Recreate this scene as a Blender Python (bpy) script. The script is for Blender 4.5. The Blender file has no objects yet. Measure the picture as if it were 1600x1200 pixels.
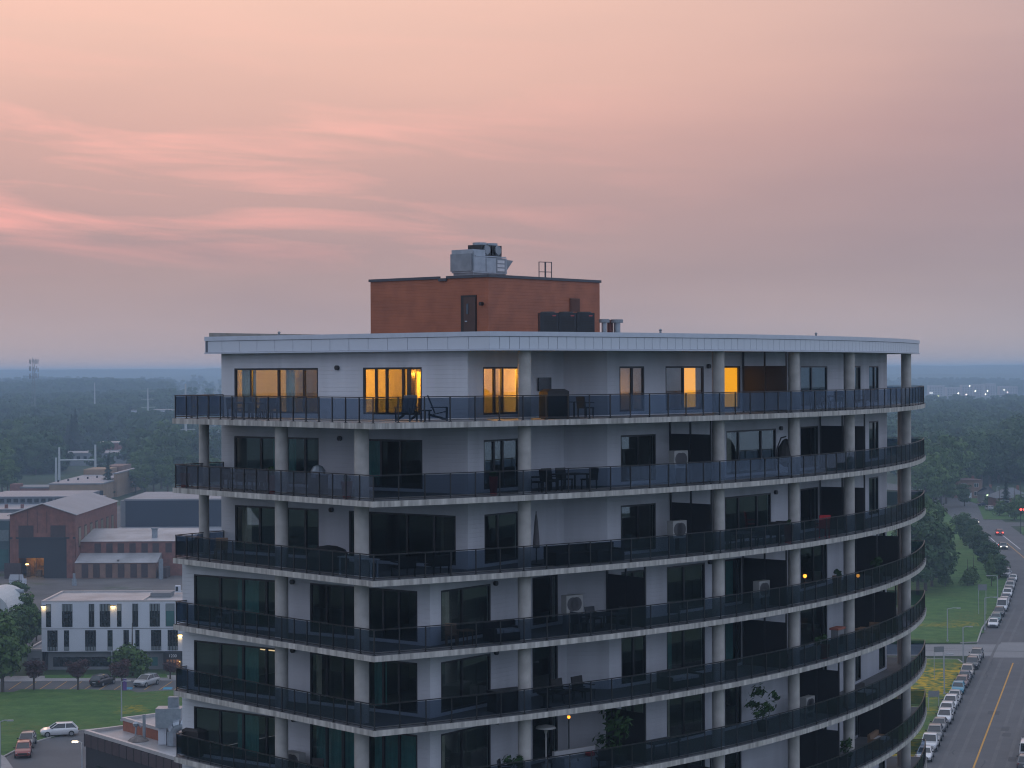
import bpy, bmesh, math, random
from mathutils import Vector, Matrix
R = math.radians
random.seed(7)
scn = bpy.context.scene
col = scn.collection
CAMZ = 45.0
F_PX = 3111.0      # focal length in photo pixels (1600 wide)
ROLL = 0.005

# ------------------------------------------------------------------ camera
cam_d = bpy.data.cameras.new('camera')
cam = bpy.data.objects.new('camera', cam_d)
col.objects.link(cam)
cam_d.sensor_fit = 'HORIZONTAL'
cam_d.sensor_width = 36.0
cam_d.lens = 36.0 * F_PX / 1600.0
cam_d.shift_y = -21.0 / 1600.0
cam_d.clip_start = 1.0
cam_d.clip_end = 40000.0
cam.location = (0, 0, CAMZ)
cam.rotation_euler = (Matrix.Rotation(R(90), 4, 'X') @ Matrix.Rotation(-ROLL, 4, 'Z')).to_euler()
scn.camera = cam

# ------------------------------------------------------------------ world: hazy dusk sky
world = bpy.data.worlds.new('World')
scn.world = world
world.use_nodes = True
wn, wl = world.node_tree.nodes, world.node_tree.links
wn.clear()
def N(t, **kw):
    n = wn.new(t)
    for k, v in kw.items():
        setattr(n, k, v)
    return n
def wmath(op, a, b=None, clamp=False):
    n = N('ShaderNodeMath', operation=op, use_clamp=clamp)
    for i, v in enumerate((a, b)):
        if v is None: continue
        if isinstance(v, (int, float)): n.inputs[i].default_value = v
        else: wl.new(v, n.inputs[i])
    return n.outputs[0]
def wramp(fac, stops):
    n = N('ShaderNodeValToRGB')
    wl.new(fac, n.inputs[0])
    e = n.color_ramp.elements
    while len(e) < len(stops): e.new(0.5)
    for el, (p, c) in zip(e, stops):
        el.position = p; el.color = (*c, 1)
    return n.outputs[0]
def wmix(f, a, b, mode='MIX'):
    n = N('ShaderNodeMix', data_type='RGBA', blend_type=mode)
    if isinstance(f, (int, float)): n.inputs[0].default_value = f
    else: wl.new(f, n.inputs[0])
    for i, v in ((6, a), (7, b)):
        if isinstance(v, tuple): n.inputs[i].default_value = (*v, 1)
        else: wl.new(v, n.inputs[i])
    return n.outputs[2]
tc = N('ShaderNodeTexCoord')
sp = N('ShaderNodeSeparateXYZ'); wl.new(tc.outputs['Generated'], sp.inputs[0])
X, Y, Z = sp.outputs
zc = wmath('MAXIMUM', Z, 0.0)
t = wmath('POWER', zc, 0.5)                       # 0..1, finer near the horizon
front = wramp(t, [(0.0, (.475, .40, .41)), (.15, (.47, .37, .38)), (.22, (.45, .33, .332)), (.30, (.465, .308, .31)),
                  (.345, (.54, .325, .315)), (.385, (.61, .37, .34)), (.44, (.66, .425, .385)), (.58, (.66, .53, .52)), (.80, (.68, .73, .85)), (1.0, (.69, .77, .96))])
back = wramp(t, [(0.0, (.44, .54, .75)), (.25, (.53, .635, .87)), (.5, (.60, .70, .95)), (.8, (.66, .75, .97)), (1.0, (.69, .77, .96))])
# azimuth: warm toward the set sun (front-left), blue behind
hl = wmath('SQRT', wmath('MAXIMUM', wmath('SUBTRACT', 1.0, wmath('MULTIPLY', Z, Z)), 1e-4))
ca = wmath('DIVIDE', wmath('ADD', wmath('MULTIPLY', X, -0.42), wmath('MULTIPLY', Y, 0.9075)), hl)
azf = N('ShaderNodeMapRange', interpolation_type='SMOOTHSTEP'); wl.new(ca, azf.inputs[0])
azf.inputs[1].default_value = -0.35; azf.inputs[2].default_value = 0.93
glow = N('ShaderNodeMapRange', interpolation_type='SMOOTHSTEP'); wl.new(ca, glow.inputs[0])
glow.inputs[1].default_value = 0.72; glow.inputs[2].default_value = 0.965
grey = wmath('MULTIPLY', wmath('SUBTRACT', 1.0, glow.outputs[0]), azf.outputs[0])
glow2 = N('ShaderNodeMapRange', interpolation_type='SMOOTHSTEP'); wl.new(ca, glow2.inputs[0])
glow2.inputs[1].default_value = 0.84; glow2.inputs[2].default_value = 0.985
base = wmix(grey, wmix(azf.outputs[0], back, front), wmix(1.0, wmix(azf.outputs[0], back, front), (.80, .90, .96), 'MULTIPLY'))
# long thin cloud streaks lit pink from below, drawn in azimuth / elevation
azi = wmath('ARCTAN2', X, Y)
cv = N('ShaderNodeCombineXYZ')
wl.new(wmath('MULTIPLY', azi, 5.0), cv.inputs[0])
wl.new(wmath('ADD', wmath('MULTIPLY', Z, 44.0), wmath('MULTIPLY', azi, 3.2)), cv.inputs[1])
n1 = N('ShaderNodeTexNoise'); wl.new(cv.outputs[0], n1.inputs['Vector'])
n1.inputs['Scale'].default_value = 1.35; n1.inputs['Detail'].default_value = 5; n1.inputs['Roughness'].default_value = .55; n1.inputs['Distortion'].default_value = .5
cv2 = N('ShaderNodeCombineXYZ')
wl.new(wmath('MULTIPLY', azi, 2.2), cv2.inputs[0])
wl.new(wmath('ADD', wmath('MULTIPLY', Z, 11.0), 3.3), cv2.inputs[1])
n2 = N('ShaderNodeTexNoise'); wl.new(cv2.outputs[0], n2.inputs['Vector'])
n2.inputs['Scale'].default_value = 1.6; n2.inputs['Detail'].default_value = 4
r1 = wramp(n1.outputs[0], [(.47, (0, 0, 0)), (.70, (1, 1, 1))])
band = wramp(zc, [(0.0, (0, 0, 0)), (.045, (0, 0, 0)), (.075, (1, 1, 1)), (.12, (1, 1, 1)), (.15, (.4, .4, .4)), (.35, (.2, .2, .2))])
st = wmath('MULTIPLY', wmath('MULTIPLY', r1, band), glow2.outputs[0])
c1 = wmix(wmath('MULTIPLY', st, .8), base, (.98, .44, .40))
broad = wramp(n2.outputs[0], [(.30, (.90, .92, .95)), (.70, (1.10, 1.07, 1.04))])
c2 = wmix(1.0, c1, broad, 'MULTIPLY')
warm = wmix(wmath('MULTIPLY', wmath('MULTIPLY', glow.outputs[0], wramp(zc, [(.06, (0, 0, 0)), (.19, (1, 1, 1)), (.5, (.1, .1, .1))])), .70), c2, (1.10, .69, .54))
bg = N('ShaderNodeBackground'); wl.new(warm, bg.inputs[0])
bg.inputs[1].default_value = 1.0
out = N('ShaderNodeOutputWorld'); wl.new(bg.outputs[0], out.inputs[0])

# the set sun's last weak glow, front-left, low
sun_d = bpy.data.lights.new('sun', 'SUN')
sun_d.energy = 0.22; sun_d.angle = R(18); sun_d.color = (1.0, .58, .42)
sun = bpy.data.objects.new('sun', sun_d); col.objects.link(sun)
sv = Vector((-.42, .9075, .12)).normalized()
sun.rotation_euler = (-sv).to_track_quat('-Z', 'Y').to_euler()
sun.location = (-200, 400, 120)

vs = scn.view_settings
vs.view_transform = 'Standard'; vs.look = 'None'; vs.gamma = 1.0; vs.exposure = 0.0
try: vs.use_curve_mapping = False
except Exception: pass
cy = scn.cycles
cy.use_denoising = True
cy.filter_width = 1.15
cy.max_bounces = 8; cy.diffuse_bounces = 2; cy.glossy_bounces = 3; cy.transmission_bounces = 4
cy.transparent_max_bounces = 24; cy.volume_bounces = 2
cy.caustics_reflective = False; cy.caustics_refractive = False
cy.sample_clamp_indirect = 4.0

# ------------------------------------------------------------------ measuring helpers
def ray(px, py=None, z=None, Yg=90.0):
    """X per unit Y of the sight line through photo column px (at photo row py, or for a thing z metres over the lens)."""
    v = (579.0 - py) if py is not None else z * F_PX / Yg
    return (px - 800 + v * ROLL) / F_PX
def ground(px, py, z=0.0):
    """ground position (height z) seen at photo pixel."""
    u, v = px - 800, 579.0 - py
    vv = -u * ROLL + v
    Yd = (z - CAMZ) * F_PX / vv
    return Vector(((u + v * ROLL) / F_PX * Yd, Yd, z))
def at(px, py, Yd):
    u, v = px - 800, 579.0 - py
    return Vector(((u + v * ROLL) / F_PX * Yd, Yd, CAMZ + (-u * ROLL + v) / F_PX * Yd))

# ------------------------------------------------------------------ materials
MATS = {}
def M(name, c, rough=.6, metal=0.0, var=.12, scale=3.0, bump=0.0, bscale=None, spec=.5, emit=None, estr=0.0, stretch=None, boards=None, coat=0.0, detail=4):
    if name in MATS: return MATS[name]
    m = bpy.data.materials.new(name); m.use_nodes = True
    nt = m.node_tree; b = nt.nodes['Principled BSDF']
    b.inputs['Base Color'].default_value = (*c, 1)
    b.inputs['Roughness'].default_value = rough
    b.inputs['Metallic'].default_value = metal
    b.inputs['Specular IOR Level'].default_value = spec
    b.inputs['Coat Weight'].default_value = coat
    if emit:
        b.inputs['Emission Color'].default_value = (*emit, 1)
        b.inputs['Emission Strength'].default_value = estr
    tcn = nt.nodes.new('ShaderNodeTexCoord'); vec = tcn.outputs['Object']
    if stretch:
        mp = nt.nodes.new('ShaderNodeMapping'); mp.inputs['Scale'].default_value = stretch
        nt.links.new(vec, mp.inputs[0]); vec2 = mp.outputs[0]
    else: vec2 = vec
    if var:
        nz = nt.nodes.new('ShaderNodeTexNoise'); nz.inputs['Scale'].default_value = scale; nz.inputs['Detail'].default_value = detail
        nt.links.new(vec2, nz.inputs['Vector'])
        rp = nt.nodes.new('ShaderNodeValToRGB')
        lo, hi = 1 - var, 1 + var
        rp.color_ramp.elements[0].position = .3; rp.color_ramp.elements[0].color = (*[min(1, x * lo) for x in c], 1)
        rp.color_ramp.elements[1].position = .7; rp.color_ramp.elements[1].color = (*[min(1, x * hi) for x in c], 1)
        nt.links.new(nz.outputs[0], rp.inputs[0]); nt.links.new(rp.outputs[0], b.inputs['Base Color'])
    if boards:   # horizontal board joints every `boards` metres: shallow relief
        sx = nt.nodes.new('ShaderNodeSeparateXYZ'); nt.links.new(vec, sx.inputs[0])
        d = nt.nodes.new('ShaderNodeMath'); d.operation = 'DIVIDE'; d.inputs[1].default_value = boards; nt.links.new(sx.outputs[2], d.inputs[0])
        fr = nt.nodes.new('ShaderNodeMath'); fr.operation = 'FRACT'; nt.links.new(d.outputs[0], fr.inputs[0])
        rr = nt.nodes.new('ShaderNodeValToRGB'); nt.links.new(fr.outputs[0], rr.inputs[0])
        e = rr.color_ramp.elements; e[0].position = 0; e[0].color = (0, 0, 0, 1); e[1].position = .14; e[1].color = (1, 1, 1, 1)
        bp = nt.nodes.new('ShaderNodeBump'); bp.inputs['Strength'].default_value = .5; bp.inputs['Distance'].default_value = .014
        nt.links.new(rr.outputs[0], bp.inputs['Height']); nt.links.new(bp.outputs[0], b.inputs['Normal'])
    elif bump:
        nb = nt.nodes.new('ShaderNodeTexNoise'); nb.inputs['Scale'].default_value = bscale or scale * 4; nb.inputs['Detail'].default_value = 5
        nt.links.new(vec2, nb.inputs['Vector'])
        bp = nt.nodes.new('ShaderNodeBump'); bp.inputs['Strength'].default_value = bump; bp.inputs['Distance'].default_value = .05
        nt.links.new(nb.outputs[0], bp.inputs['Height']); nt.links.new(bp.outputs[0], b.inputs['Normal'])
    MATS[name] = m
    return m
def GLASS(name, tint, rough=.0, refl=1.5, boost=1.0):
    if name in MATS: return MATS[name]
    m = bpy.data.materials.new(name); m.use_nodes = True
    nt = m.node_tree; nt.nodes.remove(nt.nodes['Principled BSDF'])
    o = nt.nodes['Material Output']
    tr = nt.nodes.new('ShaderNodeBsdfTransparent'); tr.inputs[0].default_value = (*tint, 1)
    gl = nt.nodes.new('ShaderNodeBsdfGlossy'); gl.inputs['Roughness'].default_value = rough; gl.inputs[0].default_value = (1, 1, 1, 1)
    fr = nt.nodes.new('ShaderNodeFresnel'); fr.inputs[0].default_value = refl
    k = nt.nodes.new('ShaderNodeMath'); k.operation = 'MULTIPLY'; k.inputs[1].default_value = boost; k.use_clamp = True
    nt.links.new(fr.outputs[0], k.inputs[0])
    mx = nt.nodes.new('ShaderNodeMixShader')
    nt.links.new(k.outputs[0], mx.inputs[0]); nt.links.new(tr.outputs[0], mx.inputs[1]); nt.links.new(gl.outputs[0], mx.inputs[2])
    nt.links.new(mx.outputs[0], o.inputs['Surface'])
    MATS[name] = m
    return m

# ------------------------------------------------------------------ mesh helpers
class MB:
    def __init__(s): s.v, s.f = [], []
    def add(s, vs, fs):
        k = len(s.v); s.v += [tuple(p) for p in vs]; s.f += [tuple(i + k for i in f) for f in fs]; return s
    def box(s, c, d, rz=0.0, rx=0.0, ry=0.0):
        x, y, z = d[0] / 2, d[1] / 2, d[2] / 2
        m = Matrix.Rotation(rz, 3, 'Z') @ Matrix.Rotation(ry, 3, 'Y') @ Matrix.Rotation(rx, 3, 'X')
        c = Vector(c)
        vs = [c + m @ Vector(p) for p in ((-x, -y, -z), (x, -y, -z), (x, y, -z), (-x, y, -z), (-x, -y, z), (x, -y, z), (x, y, z), (-x, y, z))]
        return s.add(vs, [(3, 2, 1, 0), (4, 5, 6, 7), (0, 1, 5, 4), (1, 2, 6, 5), (2, 3, 7, 6), (3, 0, 4, 7)])
    def prism(s, poly, z0, z1, cap=True):
        n = len(poly)
        vs = [(p[0], p[1], z0) for p in poly] + [(p[0], p[1], z1) for p in poly]
        fs = [(i, (i + 1) % n, n + (i + 1) % n, n + i) for i in range(n)]
        if cap: fs += [tuple(range(n - 1, -1, -1)), tuple(range(n, 2 * n))]
        return s.add(vs, fs)
    def cyl(s, p0, p1, r0, r1=None, n=12, cap=True):
        r1 = r0 if r1 is None else r1
        p0, p1 = Vector(p0), Vector(p1); d = (p1 - p0).normalized()
        a = d.orthogonal().normalized(); b = d.cross(a)
        vs = []
        for p, r in ((p0, r0), (p1, r1)):
            vs += [p + (a * math.cos(2 * math.pi * i / n) + b * math.sin(2 * math.pi * i / n)) * r for i in range(n)]
        fs = [(i, (i + 1) % n, n + (i + 1) % n, n + i) for i in range(n)]
        if cap: fs += [tuple(range(n - 1, -1, -1)), tuple(range(n, 2 * n))]
        return s.add(vs, fs)
    def tube(s, pts, r, n=6):
        for a, b in zip(pts[:-1], pts[1:]): s.cyl(a, b, r, r, n)
        return s
    def strip(s, pts, w, z0, z1):
        """wall-like bar of width w along a plan polyline, mitred"""
        L, Rr = offset(pts, w / 2), offset(pts, -w / 2)
        n = len(pts)
        for i in range(n - 1):
            s.prism([Rr[i], Rr[i + 1], L[i + 1], L[i]], z0, z1)
        return s
    def lathe(s, prof, c=(0, 0, 0), n=12):
        c = Vector(c); k = len(prof); vs = []
        for r, z in prof: vs += [c + Vector((r * math.cos(2 * math.pi * i / n), r * math.sin(2 * math.pi * i / n), z)) for i in range(n)]
        fs = [(j * n + i, j * n + (i + 1) % n, (j + 1) * n + (i + 1) % n, (j + 1) * n + i) for j in range(k - 1) for i in range(n)]
        fs += [tuple(range(n - 1, -1, -1)), tuple(range((k - 1) * n, k * n))]
        return s.add(vs, fs)
    def mesh(s, name, mat, smooth=False):
        me = bpy.data.meshes.new(name); me.from_pydata(s.v, [], s.f); me.update()
        if mat:
            for m in (mat if isinstance(mat, (list, tuple)) else [mat]): me.materials.append(m)
        if smooth:
            for p in me.polygons: p.use_smooth = True
            try: me.set_sharp_from_angle(angle=R(40))
            except Exception: pass
        return me
    def obj(s, name, mat, parent=None, smooth=False): return O(name, s.mesh(name, mat, smooth), parent)
def offset(pts, d):
    """plan polyline moved d metres to its left, mitred"""
    out = []
    n = len(pts)
    for i in range(n):
        p = Vector(pts[i][:2])
        ds = []
        if i > 0: ds.append((p - Vector(pts[i - 1][:2])).normalized())
        if i < n - 1: ds.append((Vector(pts[i + 1][:2]) - p).normalized())
        ns = [Vector((-q.y, q.x)) for q in ds]
        m = ns[0] if len(ns) == 1 else (ns[0] + ns[1]).normalized()
        k = 1.0 if len(ns) == 1 else 1.0 / max(.3, m.dot(ns[0]))
        out.append(p + m * d * k)
    return out
KIDS = {}
def O(name, me, parent=None, loc=None, rz=0.0):
    o = bpy.data.objects.new(name, me); col.objects.link(o)
    if parent is not None:
        o.parent = parent; KIDS.setdefault(parent.name, []).append(o)
    if loc is not None: o.location = loc
    o.rotation_euler = (0, 0, rz)
    return o
def thing(name, label, cat, loc=(0, 0, 0), rz=0.0, group=None):
    e = bpy.data.objects.new(name, None); col.objects.link(e)
    e.empty_display_size = .3
    e.location = loc; e.rotation_euler = (0, 0, rz)
    tag(e, label, cat, group); return e
def tag(o, label, cat, group=None):
    o['label'] = label; o['category'] = cat
    if group: o['group'] = group
    return o
def struct(o):
    o['kind'] = 'structure'; return o
def stuff(o):
    o['kind'] = 'stuff'; return o
def world_child(o, parent_loc):
    """child mesh built in world coordinates under an unrotated Empty"""
    o.matrix_parent_inverse = Matrix.Translation(-Vector(parent_loc)); return o
def dup(root, loc, rz=0.0, label=None, group=None, scale=None):
    r = root.copy(); col.objects.link(r); r.location = loc; r.rotation_euler = (0, 0, rz)
    if scale: r.scale = (scale,) * 3 if isinstance(scale, (int, float)) else scale
    if label: r['label'] = label
    if group: r['group'] = group
    for ch in KIDS.get(root.name, []):
        c = ch.copy(); col.objects.link(c); c.parent = r; KIDS.setdefault(r.name, []).append(c)
        for g in KIDS.get(ch.name, []):
            d = g.copy(); col.objects.link(d); d.parent = c; KIDS.setdefault(c.name, []).append(d)
    return r

# ================================================================== THE TOWER
TL = Vector((2, 104, 0))
tower = thing('apartment_tower', 'tall white apartment tower with curved concrete balconies and smoked glass railings', 'apartment building', TL)
def T(o): return world_child(o, TL)
m_conc = M('concrete_slab', (.40, .385, .36), .85, var=.42, scale=3.2, bump=.35, stretch=(1.6, 1.6, .12), detail=7)
m_deck = M('shaded_slab_concrete', (.17, .17, .175), .8, var=.15, scale=.8)  # slab concrete darkened top and bottom to deepen the shade in the recesses
m_col = M('concrete_column', (.40, .385, .365), .8, var=.14, scale=2.2, bump=.15)
m_side = M('white_siding', (.56, .57, .60), .6, var=.10, scale=1.1, boards=.19, stretch=(1, 1, .12), detail=6)
m_black = M('black_metal', (.012, .012, .014), .45, var=.2)
m_frame = M('window_frame_black', (.010, .010, .012), .4, var=.1)
m_fascia = M('fascia_metal', (.52, .56, .62), .45, metal=.0, var=.05, scale=.5, spec=.6)
m_coping = M('coping_metal', (.47, .51, .58), .4, var=.05)
m_int = M('unlit_room_plaster', (.075, .07, .065), .8, var=.08)  # plaster colour blackened so unlit rooms behind the panes look dark
m_intd = M('interior_floor', (.16, .12, .09), .6, var=.2)
g_rail = GLASS('smoked_glass', (.47, .53, .60), 0.01, 1.45, .22)
g_win = GLASS('window_glass', (.84, .90, .89), 0.0, 1.5, .2)
m_scr = M('screen_black', (.006, .006, .008), .5, var=.1)

SLABZ = [-2.356, -5.53, -8.76, -11.81, -14.84] + [-14.84 - 3.04 * k for k in range(1, 11)]   # underside, relative to the lens
SLABZ = [z for z in SLABZ if CAMZ + z > 2.0]
TH = .24
CC = Vector((-33.459, 133.94)); CR = 59.98
pA, pB = Vector((-15.6, 91.35)), Vector((-5.8, 81.02))
a0 = math.atan2(pB.y - CC.y, pB.x - CC.x); a1 = math.atan2(121.7 - CC.y, 25.36 - CC.x)
def arc(r, b0, b1, n): return [CC + Vector((math.cos(b0 + (b1 - b0) * i / n), math.sin(b0 + (b1 - b0) * i / n))) * r for i in range(n + 1)]
edge = [pA] + arc(CR, a0, a1, 44)
pC = edge[-1]
pC2 = Vector((13.5, 122.6))
def ray_circle(k, r):
    # point (kY, Y) on circle, near side
    A = k * k + 1; B = -2 * (k * CC.x + CC.y); C = CC.length_squared - r * r
    Yv = (-B - math.sqrt(B * B - 4 * A * C)) / (2 * A)
    return Vector((k * Yv, Yv))
def ray_line(k, p, q):
    # (kY,Y) = p + t(q-p)
    d = q - p; t = (k * p.y - p.x) / (d.x - k * d.y)
    return p + d * t
WA = [Vector((-13.5, 93.9)), None, None, None]
def setp(px, Yd, z): return Vector((ray(px, z=z) * Yd, Yd))
RW = 57.2
def wall_map(typ, z):
    if typ == 'A':
        c = [346, 731, 881, 949]; p0 = setp(346, 93.9, z); p1 = setp(731, 85.3, z); p2 = setp(881, 91.2, z)
    else:
        c = [285, 672, 886, 952]; p0 = setp(285, 92.0, z); p1 = setp(672, 83.6, z); p2 = setp(886, 91.2, z)
    p3 = ray_circle(ray(c[3], z=z), RW)
    def P(px):
        k = ray(px, z=z)
        if px <= c[1]: return ray_line(k, p0, p1)
        if px <= c[2]: return ray_line(k, p1, p2)
        if px <= c[3]: return ray_line(k, p2, p3)
        if px <= 1290: return ray_circle(k, RW)
        return ray_line(k, ray_circle(ray(1290, z=z), RW), setp(1386, 117, z))
    return P, c
END_PX = 1386
# openings per storey: (px0, px1, mullion fractions, style)
O_A7 = [(366, 497, (.20, .53, .83), 'warm'), (567, 659, (.22, .40, .68), 'lit'), (755, 811, (.33, .55), 'lit'), (968, 1007, (.52,), 'den'), (1040, 1100, (.47,), 'half'), (1131, 1157, (), 'blind'), (1251, 1293, (.42,), 'dark'), (1335, 1345, (), 'dark'), (1358, 1373, (.6,), 'teal')]
O_A6 = [(366, 498, (.32, .62, .84), 'dark'), (560, 660, (.35, .65), 'dark'), (756, 811, (.3, .55), 'dark'), (970, 1025, (.5,), 'dark'), (1135, 1213, (.25, .7), 'dark'), (1251, 1279, (.6,), 'dark'), (1358, 1373, (.6,), 'teal')]
O_A5 = [(367, 498, (.30, .62, .84), 'dark'), (545, 712, (.2, .55, .8), 'dark'), (757, 811, (.4,), 'dark'), (970, 1025, (.5,), 'dark'), (1133, 1205, (.3, .7), 'dark'), (1251, 1279, (.6,), 'dark'), (1358, 1373, (.6,), 'teal')]
O_B = [(303, 436, (.31, .58, .85), 'dark'), (484, 562, (.33, .66), 'dark'), (575, 652, (.3, .62), 'dark'), (689, 767, (.43,), 'dark'), (832, 872, (.75,), 'dark'), (971, 1010, (.5,), 'dark'), (1042, 1102, (.45,), 'dark'), (1133, 1159, (.75,), 'dark'), (1251, 1293, (.5, .85), 'dark'), (1337, 1346, (), 'dark'), (1374, 1384, (), 'dark')]
STOREYS = [(0, 'A', O_A7), (1, 'A', O_A6), (2, 'A', O_A5)] + [(k, 'B', O_B) for k in range(3, len(SLABZ))]
ROOFZ = .89
def clear_top(i): return (ROOFZ if i == 0 else SLABZ[i - 1])
# ---------------- slabs
for i, zb in enumerate(SLABZ):
    back = [pC2, Vector((6, 122.8)), Vector((3.5, 116))]
    if i < 3: poly = edge + back + [Vector((-13.55, 94.1))]
    else: poly = edge + back + [Vector((-15.0, 92.1))]
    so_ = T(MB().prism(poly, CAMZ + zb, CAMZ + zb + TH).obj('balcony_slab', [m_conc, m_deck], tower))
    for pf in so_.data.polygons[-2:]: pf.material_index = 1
# ---------------- walls and windows
m_curt = M('curtain_teal_window_light', (.07, .20, .20), .9, var=.1)  # teal cloth, mostly standing in for light seen through other windows
m_curt2 = M('curtain_beige', (.42, .36, .30), .9, var=.1)
m_shade = M('lit_roller_shade', (.2, .1, .03), .9, var=0, emit=(1.0, .36, .012), estr=1.5)  # emission stands in for the lamp light behind the shade
n_room = 0
for i, typ, ops in STOREYS:
    z0 = SLABZ[i] + TH; z1 = clear_top(i); zm = (z0 + z1) / 2
    P, c = wall_map(typ, zm)
    head = 2.28; sill = .14 if i else .20
    if len(SLABZ) and i > 8: ops = []
    br = set([c[0], END_PX] + c[1:])
    for o in ops: br |= {o[0], o[1]}
    for px in range(975, END_PX, 26):
        if not any(o[0] < px < o[1] for o in ops): br.add(px)
    br = sorted(br)
    wall = MB()
    Zb, Zt = CAMZ + z0 + .002, CAMZ + z1 - .002
    for b0, b1 in zip(br[:-1], br[1:]):
        p, q = P(b0), P(b1)
        if (q - p).length < .02: continue
        n_in = Vector((-(q - p).y, (q - p).x)).normalized()      # left of travel = inward (travel goes left to right)
        if n_in.y < 0 and abs(n_in.y) > .3: n_in = -n_in
        p2, q2 = p + n_in * .22, q + n_in * .22
        o = next((o for o in ops if o[0] == b0 and o[1] == b1), None)
        if o is None:
            wall.prism([p, q, q2, p2], Zb, Zt); continue
        wall.prism([p, q, q2, p2], Zb, Zb + sill); wall.prism([p, q, q2, p2], Zb + head, Zt)
        # window: frame + panes
        fr = MB(); d = q - p; L = d.length; u = d / L
        f0, f1 = p + n_in * .03, p + n_in * .11
        def bar(s0, s1, h0, h1, dep=.10, off=.02):
            A = p + u * s0 + n_in * off; B = p + u * s1 + n_in * off
            fr.prism([A, B, B + n_in * dep, A + n_in * dep], Zb + h0, Zb + h1)
        fw = .085
        bar(0, fw, sill, head); bar(L - fw, L, sill, head); bar(fw, L - fw, head - fw, head); bar(fw, L - fw, sill, sill + fw)
        ms = [0.0] + list(o[2]) + [1.0]
        for mfr in o[2]: bar(L * mfr - .055, L * mfr + .055, sill + fw, head - fw)
        w = T(fr.obj('window', m_frame, tower))
        for a, b in zip(ms[:-1], ms[1:]):
            A = p + u * (L * a + .05) + n_in * .065; B = p + u * (L * b - .05) + n_in * .065
            if (B - A).dot(u) < .05: continue
            O('pane', MB().prism([A, B, B + n_in * .012, A + n_in * .012], Zb + sill + fw - .02, Zb + head - fw + .02).mesh('pane', g_win), w)
        st = o[3]
        def hang(s0, s1, h0, h1, mat, nm, dep=.45, wav=0.0):
            A = p + u * (L * s0) + n_in * dep; B = p + u * (L * s1) + n_in * dep
            m = MB()
            if wav:
                k = max(4, int((B - A).length / .09)); pts = [A + (B - A) * (j / k) + n_in * (wav if j % 2 else -wav) for j in range(k + 1)]
                m.strip(pts, .012, Zb + h0, Zb + h1)
            else: m.prism([A, B, B + n_in * .02, A + n_in * .02], Zb + h0, Zb + h1)
            return O(nm, m.mesh(nm, mat), w)
        if st == 'blind': hang(.0, 1.0, sill + .02, head - .02, m_shade, 'roller_shade', .2)
        if st == 'half': hang(.50, .86, sill + .12, head - .05, m_shade, 'roller_shade', .2)
        if st == 'teal': hang(.15, .55, sill, head, m_curt, 'curtain', .3, .02)
        if st == 'warm':
            hang(.03, .19, .05, head + .1, m_curt2, 'curtain', .4, .03)
            hang(.56, .66, .05, head + .1, m_curt2, 'curtain', .4, .03)
        if st == 'dark' and i > 0:
            rr = random.random()
            if i == 5 and 480 < o[0] < 600: hang(.04, .96, .05, head + .05, m_curt, 'curtain', .35, .03)
            elif i == 1 and o[0] == 366: hang(.33, .60, .05, head, m_curt, 'curtain', .8, .02)
            elif typ == 'B' and o[0] == 1133 and i in (3, 4): hang(.1, .75, .05, head, m_curt, 'curtain', .3, .03)
            elif typ == 'B' and o[0] == 303 and i < 6: hang(.31, .56, .05, head, m_curt, 'curtain', 1.2, .02)
            elif rr < .35: hang(.02, .12 + random.random() * .2, .05, head + .05, m_curt2 if rr < .12 else m_curt, 'curtain', .4, .03)
    # end wall at the far right, and the left flank
    e = P(END_PX); back = Vector((3.5, 116))
    wall.strip([e + Vector((-.1, .12)), Vector((14, 121.6)), Vector((9, 121.6)), back + Vector((.5, 0))], .22, Zb, Zt)
    s0 = P(c[0]); wall.strip([s0 + Vector((.12, .14)), back], .22, Zb, Zt)
    T(wall.obj('storey_wall', m_side, tower))
# ---------------- core and room partitions
core = [Vector((-10.2, 98.2)), Vector((-1.5, 92.0)), Vector((3.2, 97.5))] + arc(51.5, R(-44), R(-17), 10) + [Vector((4, 115))]
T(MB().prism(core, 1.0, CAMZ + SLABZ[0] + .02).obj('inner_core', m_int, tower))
m_intl = M('lit_room_plaster', (.55, .50, .42), .8, var=.08)  # paler copy of the room plaster, brightens the lamp-lit top storey
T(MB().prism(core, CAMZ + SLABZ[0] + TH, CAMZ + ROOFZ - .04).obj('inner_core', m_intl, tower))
cut = []
for i, typ, ops in STOREYS[:8]:
    z0 = SLABZ[i] + TH; z1 = clear_top(i)
    P, c = wall_map(typ, (z0 + z1) / 2)
    m = MB()
    for px, dx, dy in (((530, .5, .87), (690, .1, .99) if typ == 'A' else (660, .5, .87), (845 if typ == 'A' else 800, -.5, .87), (925, 0, 1), (1022, -.72, .7), (1118, -.75, .66), (1240, -.85, .53), (1350, -.9, .43))):
        p = P(px) + Vector((dx, dy)) * .25; q = p + Vector((dx, dy)) * 5.2
        m.strip([p, q], .12, CAMZ + z0 + .003, CAMZ + z1 - .003)
    T(m.obj('partition_walls', m_int if i else m_intl, tower))['kind'] = 'stuff'
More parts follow.
